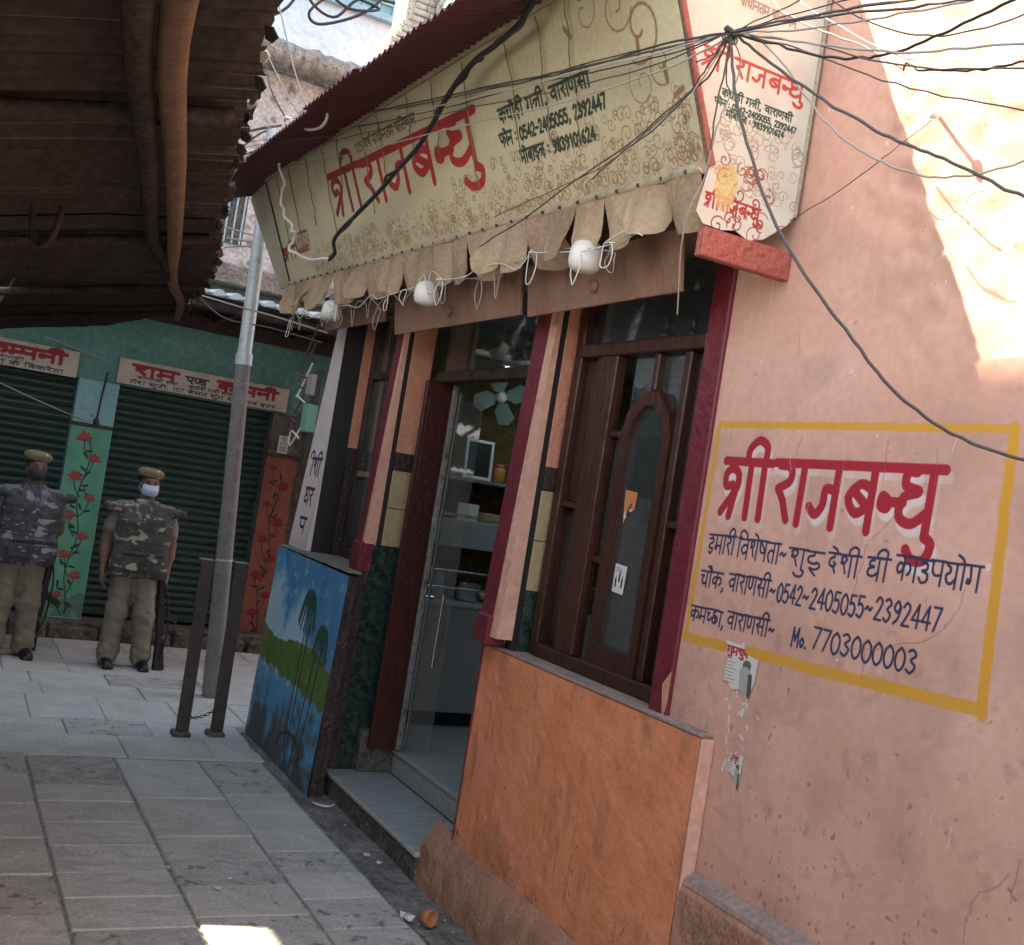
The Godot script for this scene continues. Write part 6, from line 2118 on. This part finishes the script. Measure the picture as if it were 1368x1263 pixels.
	mk.set_smooth_group(0)
	for i in 16:
		for j in 8:
			var q := []
			for d in [[0, 0], [1, 0], [1, 1], [0, 1]]:
				var a: float = ((i + d[0]) / 16.0 - 0.5) * 2.2
				var v: float = (j + d[1]) / 8.0
				var rr := 0.088 + 0.014 * sin(v * PI) + 0.018 * cos(a * 1.4) * sin(v * PI * 0.8 + 0.3)
				q.append(Vector3(sin(a) * rr * 0.80, 1.588 - v * 0.095 - 0.006 * cos(a * 2.0) + 0.0015 * sin(v * 40.0), cos(a) * rr * 1.06 + 0.012 - v * 0.014))
			quad(mk, q[0], q[1], q[2], q[3])
	var mask := put(t, "face_mask", done(mk), M[mask_key])
	for s in [-1.0, 1.0]:
		mk = maker()
		tube(mk, [Vector3(0.068 * s, 1.575, 0.045), Vector3(0.084 * s, 1.60, 0.0), Vector3(0.086 * s, 1.57, -0.012), Vector3(0.07 * s, 1.51, 0.04)], 0.0025, 4)
		put(mask, "ear_loop", done(mk), M[mask_key])
	# shoes
	for s in [-1.0, 1.0]:
		var so := SurfaceTool.new()
		so.begin(Mesh.PRIMITIVE_TRIANGLES)
		var f := Vector3((0.122 + (stance if s > 0 else 0.0)) * s, 0, stance if s > 0 else 0.0)
		nets(so, 0, [cap(f + Vector3(0, 0.05, -0.06), f + Vector3(0.01 * s, 0.045, 0.06), 0.045, 0.045, Vector3(1, 1.05, 1)), cap(f + Vector3(0.01 * s, 0.042, 0.06), f + Vector3(0.02 * s, 0.035, 0.155), 0.047, 0.034), cap(f + Vector3(0, 0.07, -0.03), f + Vector3(0, 0.12, -0.01), 0.05, 0.05), [1, f + Vector3(0.008 * s, 0.014, 0.045), Vector3(0.046, 0.014, 0.145), 0.012]], 0.012, 0.02, func(_p): return Color.WHITE)
		so.generate_normals()
		put(t, "shoe", so.commit(), M.leather)
	return t

func make_rifle(label: String, at: Vector3, turn: Vector3):
	var r := thing("rifle", label, "rifle", at, "rifles of the uniformed men")
	r.rotation = turn
	var st := maker()
	prism(st, PackedVector2Array([Vector2(-0.055, 0.0), Vector2(0.045, 0.0), Vector2(0.03, 0.25), Vector2(-0.012, 0.31), Vector2(-0.03, 0.3)]), Vector3(0, 0, -0.018), Vector3.RIGHT, Vector3.UP, Vector3(0, 0, 0.036))
	put(r, "stock", done(st), M.black)
	put(r, "receiver", box_mesh(Vector3(-0.035, 0.295, -0.02), Vector3(0.03, 0.56, 0.02), 0.006), M.black)
	st = maker()
	prism(st, PackedVector2Array([Vector2(0.03, 0.46), Vector2(0.03, 0.53), Vector2(0.16, 0.45), Vector2(0.15, 0.39)]), Vector3(0, 0, -0.012), Vector3.RIGHT, Vector3.UP, Vector3(0, 0, 0.024))
	put(r, "magazine", done(st), M.black)
	put(r, "handguard", box_mesh(Vector3(-0.03, 0.5605, -0.024), Vector3(0.022, 0.80, 0.024), 0.008), M.black)
	st = maker()
	tube(st, [Vector3(-0.005, 0.78, 0), Vector3(-0.005, 1.04, 0)], 0.010, 8)
	put(r, "barrel", done(st), M.iron)
	st = maker()
	tube(st, spline([Vector3(0.0, 0.1, 0.02), Vector3(0.05, 0.3, 0.03), Vector3(0.05, 0.6, 0.03), Vector3(0.01, 0.78, 0.025)], 5), 0.008, 5)
	put(r, "sling", done(st), M.leather)

func build_people():
	camo("camo_green", Color(0.050, 0.055, 0.045), Color(0.075, 0.08, 0.065), Color(0.34, 0.35, 0.30), 151)
	camo("camo_blue", Color(0.050, 0.052, 0.062), Color(0.075, 0.078, 0.088), Color(0.29, 0.30, 0.30), 161)
	make_person("man in green camouflage vest, khaki beret and pale blue mask", Vector3(1.715, 0.0, -10.0), 0.05, false, "camo_green", "mask_blue", Color(0.16, 0.085, 0.055), Color(0.17, 0.17, 0.155), 0.03)
	make_person("man in blue grey camouflage vest, khaki beret and dark mask", Vector3(0.81, 0.0, -10.1), 0.18, true, "camo_blue", "mask_dark", Color(0.15, 0.08, 0.052), Color(0.15, 0.155, 0.16), 0.0)
	make_rifle("dark rifle standing on its butt beside the blue masked man's leg", Vector3(2.03, 0.0, -9.93), Vector3(-0.06, 0.3, 0.10))
	make_rifle("dark rifle behind the man in the dark mask", Vector3(1.02, 0.0, -10.42), Vector3(0.05, 0.2, -0.06))

# ---------------------------------------------------------------- cables
const CABLES := [
	["topmost cable of the bundle running left across the long sign", "cable_grey", 0.007, "1.923,3.446,-2.750 1.887,3.463,-2.998 1.841,3.514,-3.443 1.812,3.578,-3.920 1.791,3.687,-4.633 1.785,3.864,-5.658 1.791,4.067,-6.683 1.849,4.575,-9.300"],
	["second cable of the bundle running left across the long sign", "cable_pale", 0.006, "1.923,3.446,-2.750 1.876,3.459,-3.064 1.831,3.498,-3.474 1.798,3.556,-4.013 1.767,3.684,-4.922 1.760,3.817,-5.800 1.768,4.021,-7.056 1.800,4.422,-9.300"],
	["cable of the bundle that ends at the canopy edge", "cable_grey", 0.006, "1.923,3.446,-2.750 1.893,3.492,-3.054 1.883,3.567,-3.688 1.886,3.728,-4.534 1.937,4.000,-5.888 1.997,4.262,-7.077 2.111,4.697,-9.000"],
	["lowest cable crossing the long sign and its phone numbers", "cable_pale", 0.0055, "1.912,3.425,-2.760 1.898,3.403,-2.997 1.863,3.412,-3.397 1.830,3.450,-3.911 1.802,3.532,-4.596 1.795,3.682,-5.834 1.806,3.863,-7.094 1.849,4.198,-9.300"],
	["steepest black cable leaving the knot to the upper right", "cable_grey", 0.006, "1.923,3.446,-2.750 1.665,3.200,-2.130 1.505,3.039,-1.718 1.365,2.881,-1.300"],
	["cable leaving the knot just under the steepest one", "cable_grey", 0.005, "1.923,3.446,-2.750 1.642,3.156,-1.994 1.527,3.017,-1.635 1.457,2.930,-1.385 1.417,2.875,-1.200"],
	["black cable sagging right of the knot then rising", "black", 0.006, "1.923,3.446,-2.750 1.865,3.295,-2.435 1.830,3.184,-2.199 1.810,3.128,-2.039 1.792,3.098,-1.899 1.767,3.083,-1.748 1.744,3.080,-1.604 1.732,3.080,-1.500"],
	["nearly level thin cable leaving the knot to the right", "cable_pale", 0.0045, "1.923,3.446,-2.750 1.837,3.306,-2.435 1.750,3.148,-2.081 1.690,3.029,-1.791 1.654,2.963,-1.571 1.637,2.916,-1.400"],
	["thin cable leaving the knot slightly upward to the right", "cable_pale", 0.0045, "1.923,3.446,-2.750 1.834,3.312,-2.402 1.755,3.200,-2.073 1.702,3.127,-1.821 1.666,3.070,-1.602 1.653,3.049,-1.500"],
	["thick dark cable slanting down right across the pink wall", "cable_grey", 0.0075, "1.923,3.446,-2.750 1.910,3.368,-2.633 1.891,3.240,-2.451 1.881,3.118,-2.266 1.880,3.002,-2.083 1.890,2.931,-1.958 1.905,2.877,-1.851 1.927,2.813,-1.734 1.964,2.740,-1.600"],
	["thin cable sagging across the top of the pink wall", "cable_pale", 0.0045, "1.923,3.446,-2.750 1.933,3.398,-2.633 1.924,3.258,-2.462 1.898,3.083,-2.278 1.902,2.980,-2.152 1.923,2.903,-2.032 1.960,2.856,-1.917 1.998,2.852,-1.820 2.042,2.879,-1.700"],
	["pale loose wire crossing above the side sign panel", "cable_pale", 0.005, "2.108,3.669,-2.850 2.104,3.562,-2.733 2.130,3.466,-2.577 2.168,3.382,-2.418 2.193,3.297,-2.300"],
	["pale loose wire crossing right of the side sign panel", "cable_pale", 0.0045, "2.211,3.705,-2.850 2.191,3.613,-2.740 2.179,3.475,-2.537 2.180,3.350,-2.338 2.186,3.306,-2.250"],
	["long brown cable drooping from the knot to the painted yellow border", "cable_grey", 0.008, "1.923,3.446,-2.750 1.902,3.337,-2.691 1.881,3.173,-2.601 1.882,3.011,-2.507 1.900,2.828,-2.398 1.955,2.665,-2.291 2.034,2.524,-2.191 2.107,2.402,-2.107 2.197,2.326,-2.040 2.311,2.275,-1.976 2.475,2.248,-1.900"],
	["cable slanting from the knot down across the sign print", "cable_grey", 0.005, "1.923,3.446,-2.750 1.971,3.388,-2.874 1.978,3.363,-2.934 1.972,3.303,-3.115 1.970,3.233,-3.342 1.956,3.165,-3.632 1.956,3.077,-4.018 1.950,3.009,-4.400"],
	["shorter cable slanting from the knot down to the sign", "cable_grey", 0.0045, "1.923,3.446,-2.750 1.933,3.386,-2.843 1.942,3.328,-2.936 1.937,3.241,-3.092 1.906,3.172,-3.251 1.890,3.104,-3.400"],
	["short cable end hanging from the knot over the side panel", "cable_grey", 0.005, "1.923,3.446,-2.750 1.935,3.335,-2.766 1.934,3.234,-2.781 1.954,3.104,-2.800"],
	["thin cable dropping from the knot past the sign corner to the window", "cable_pale", 0.004, "1.923,3.446,-2.750 2.011,3.390,-2.794 2.023,3.301,-2.843 2.026,3.216,-2.890 2.062,3.072,-2.971 2.069,2.938,-3.047 2.200,2.677,-3.200"],
	["hair thin wire from side panel up to the bulb holder", "cable_grey", 0.0022, "2.461,3.045,-3.000 2.458,3.076,-2.876 2.450,3.138,-2.678 2.438,3.198,-2.523 2.434,3.250,-2.400"],
	["cut cable with a bent end on the sunlit wall", "black", 0.005, "2.200,3.295,-2.300 2.165,3.292,-2.254 2.144,3.251,-2.190 2.110,3.202,-2.068 2.077,3.158,-1.940 2.048,3.126,-1.826 2.018,3.098,-1.700"],
	["thin dark cable fanning right just below the level one", "cable_grey", 0.003, "1.923,3.446,-2.750 1.837,3.242,-2.274 1.794,3.083,-1.944 1.780,2.998,-1.703 1.784,2.946,-1.500"],
	["thin dark cable fanning to the right frame edge, lowest of the fan", "cable_grey", 0.003, "1.923,3.446,-2.750 1.927,3.296,-2.413 1.943,3.159,-2.152 1.978,3.059,-1.926 2.043,2.984,-1.700"],
	["thin dark cable rising steeply from the knot past the panel top", "cable_grey", 0.003, "1.923,3.446,-2.750 1.870,3.404,-2.496 1.836,3.374,-2.302 1.821,3.358,-2.200"],
	["second thin dark cable rising from the knot past the panel top", "black", 0.003, "1.923,3.446,-2.750 1.884,3.384,-2.446 1.861,3.330,-2.156 1.857,3.302,-2.000"],
	["slack thin cable crossing the sunlit wall top", "cable_grey", 0.003, "1.799,3.338,-2.200 1.802,3.207,-2.023 1.831,3.132,-1.854 1.858,3.119,-1.713 1.877,3.131,-1.600"],
	["thin dark strand twisted along the bundle, upper one", "black", 0.004, "1.916,3.441,-2.740 1.882,3.471,-2.973 1.848,3.522,-3.406 1.833,3.596,-4.030 1.830,3.745,-4.913 1.859,3.995,-6.291 1.944,4.585,-9.000"],
	["thin dark strand twisted along the bundle, lower one", "black", 0.004, "1.916,3.441,-2.740 1.888,3.444,-3.014 1.847,3.491,-3.471 1.818,3.562,-3.990 1.810,3.690,-4.934 1.821,3.918,-6.275 1.888,4.489,-9.200"],
	["thin dark strand sagging under the bundle across the red name", "cable_grey", 0.004, "1.916,3.441,-2.740 1.886,3.429,-3.070 1.841,3.465,-3.586 1.800,3.559,-4.295 1.783,3.740,-5.594 1.811,4.035,-7.562 1.841,4.326,-9.200"],
	["short dark tail dangling from the knot to the left", "black", 0.003, "1.923,3.446,-2.750 1.911,3.408,-2.766 1.880,3.362,-2.787 1.850,3.346,-2.800"],
	["short dark tail dangling from the knot straight down", "black", 0.003, "1.923,3.446,-2.750 1.929,3.386,-2.750 1.931,3.317,-2.750 1.959,3.262,-2.750"],
	["long thin strand from the knot down along the sign corner", "cable_pale", 0.0028, "1.923,3.446,-2.750 1.903,3.341,-2.801 1.879,3.235,-2.855 1.961,3.152,-2.905 2.050,3.085,-2.950"],
	["thin strand slanting from the knot to the valance", "cable_grey", 0.003, "1.923,3.446,-2.750 1.972,3.352,-2.963 1.978,3.257,-3.244 1.973,3.186,-3.507 1.932,3.138,-3.871 1.906,3.098,-4.200"],
]
const FAR_WIRES := [
	["longest thin wire rising up the pale far wall", "2.018,5.790,-9.500 2.093,5.377,-9.225 2.149,5.090,-9.033 2.243,4.751,-8.800"],
	["middle thin wire rising up the pale far wall", "2.025,5.367,-9.600 2.097,5.077,-9.286 2.201,4.732,-8.900"],
	["shortest thin wire rising up the pale far wall", "2.017,5.298,-9.600 2.032,4.998,-9.305 2.106,4.726,-9.000"],
	["top one of three short wires left of the grey pipe", "1.830,3.793,-9.300 2.022,3.773,-9.256 2.274,3.766,-9.200"],
	["middle one of three short wires left of the grey pipe", "1.869,3.703,-9.300 2.092,3.714,-9.246 2.284,3.705,-9.200"],
	["lowest one of three short wires left of the grey pipe", "1.869,3.628,-9.300 2.128,3.685,-9.248 2.372,3.676,-9.200"],
	["pale wire slanting below the white corrugated edge", "1.689,3.184,-9.200 2.001,3.132,-8.992 2.268,3.093,-8.821 2.628,3.028,-8.600"],
	["dark wire slanting under the pale one below the corrugated edge", "1.689,3.184,-9.200 1.913,3.026,-9.059 2.240,3.006,-8.891 2.629,2.955,-8.700"],
	["thin wire stretched down to the green flower pillar", "0.456,2.253,-10.800 0.797,2.163,-11.061 1.256,2.053,-11.400"],
	["short wire rising to the canopy's far corner", "1.839,4.413,-9.200 1.947,4.548,-9.105 2.105,4.658,-9.000"],
	["short wire under the one at the canopy's far corner", "1.837,4.350,-9.200 1.989,4.443,-9.080 2.093,4.506,-9.000"],
	["short top wire at the canopy's far corner", "1.829,4.546,-9.200 1.939,4.595,-9.106 2.072,4.636,-9.000"],
	["thin wire above the shutters on the green wall", "0.779,2.758,-11.200 1.057,2.714,-11.288 1.423,2.648,-11.400"],
]
const SERVICE := "1.718,3.821,-3.697 1.731,3.790,-3.811 1.743,3.762,-3.916 1.750,3.746,-4.155 1.751,3.745,-4.261 1.761,3.720,-4.438 1.781,3.676,-4.630 1.809,3.611,-4.828 1.835,3.550,-5.056 1.856,3.503,-5.353 1.875,3.459,-5.597 1.899,3.403,-5.988 1.920,3.354,-6.351 1.936,3.316,-6.505 1.963,3.254,-6.540 1.974,3.230,-6.661"
const WHITE_CABLE := "1.991,3.241,-6.718 1.979,3.269,-6.939 1.963,3.304,-7.219 1.941,3.356,-7.398 1.921,3.401,-7.465 1.897,3.458,-7.324 1.870,3.521,-7.320 1.828,3.616,-7.411 1.792,3.700,-7.368 1.765,3.762,-7.275 1.727,3.850,-7.264 1.698,3.917,-7.148 1.659,4.006,-7.047 1.634,4.064,-6.976 1.633,4.067,-6.889 1.644,4.040,-6.799"
const WHITE_END := "1.525,3.813,-6.129 1.544,3.768,-5.999 1.556,3.741,-5.808 1.546,3.763,-5.675 1.523,3.817,-5.682"

func cable(label, key, r, pts: Array, group := "overhead cables", sub := 6):
	var st := maker()
	tube(st, spline(pts, sub), r, 6)
	tag(put(self, "cable", done(st), M[key]), label, "cable", group)

func build_cables():
	for c in CABLES:
		cable(c[0], c[1], c[2] * 0.5 + 0.0006, kinked(points(c[3])), "overhead cables", 2)
	for c in FAR_WIRES:
		cable(c[0], "cable_grey" if c[0].begins_with("dark") or c[0].begins_with("short") else "cable_pale", 0.007, points(c[1]), "thin wires at the lane end")
	cable("thick black service cable looping down over the sign", "black", 0.012, points(SERVICE))
	cable("black cable twisted beside the thick service cable", "rubber", 0.007, wobble(points(SERVICE), 0.008))
	cable("bright white cable dropping in a kinked loop at the sign end", "cable_white", 0.010, wobble(points(WHITE_CABLE), 0.008))
	cable("short white cable end curling under the canopy edge", "cable_white", 0.008, points(WHITE_END))
	# the knot that ties the bundle
	var k := thing("cable_knot", "dark knot of tape where the overhead cables meet", "knot", Vector3(1.923, 3.446, -2.750))
	var st := maker()
	lathe(st, [Vector2(0, -0.026), Vector2(0.009, -0.022), Vector2(0.013, 0), Vector2(0.009, 0.022), Vector2(0, 0.026)], 10, Transform3D(Basis.from_euler(Vector3(0.3, 0, 1.2)), Vector3.ZERO))
	put(k, "tape", done(st), M.rubber)
	for j in 3:
		st = maker()
		var p := []
		for i in 10:
			var a := i / 9.0 * TAU
			p.append(Vector3(sin(a) * 0.02, -0.014 + cos(a) * 0.015 - j * 0.006, -0.01 + j * 0.012))
		tube(st, p, 0.0028, 5)
		put(k, "wrap", done(st), M.cable_grey)
	# bulb holder on the sunlit wall
	var b := thing("bulb_holder", "small white bulb holder on a stick from the sunlit wall", "lamp holder", Vector3(2.545, 3.32, -2.49))
	st = maker()
	tube(st, [Vector3(0, 0, 0), Vector3(-0.05, -0.02, 0.04), Vector3(-0.09, -0.038, 0.08)], 0.006, 7)
	put(b, "stick", done(st), M.board)
	st = maker()
	lathe(st, [Vector2(0, -0.02), Vector2(0.014, -0.017), Vector2(0.017, 0), Vector2(0.013, 0.013), Vector2(0, 0.016)], 12, Transform3D(Basis.IDENTITY, Vector3(-0.09, -0.038, 0.08)))
	put(b, "holder", done(st), M.plastic_white)

# a cable with the small kinks that old wire keeps
func kinked(pts: Array) -> Array:
	var out := spline(pts, 5)
	for k in range(1, out.size() - 1):
		out[k] += Vector3(rng.randfn(0, 0.0012), rng.randfn(0, 0.0016), rng.randfn(0, 0.0012))
	return out

func wobble(pts: Array, a: float) -> Array:
	var out := []
	for p in spline(pts, 2):
		out.append(p + Vector3(rng.randfn(0, a), rng.randfn(0, a), rng.randfn(0, a)))
	return out
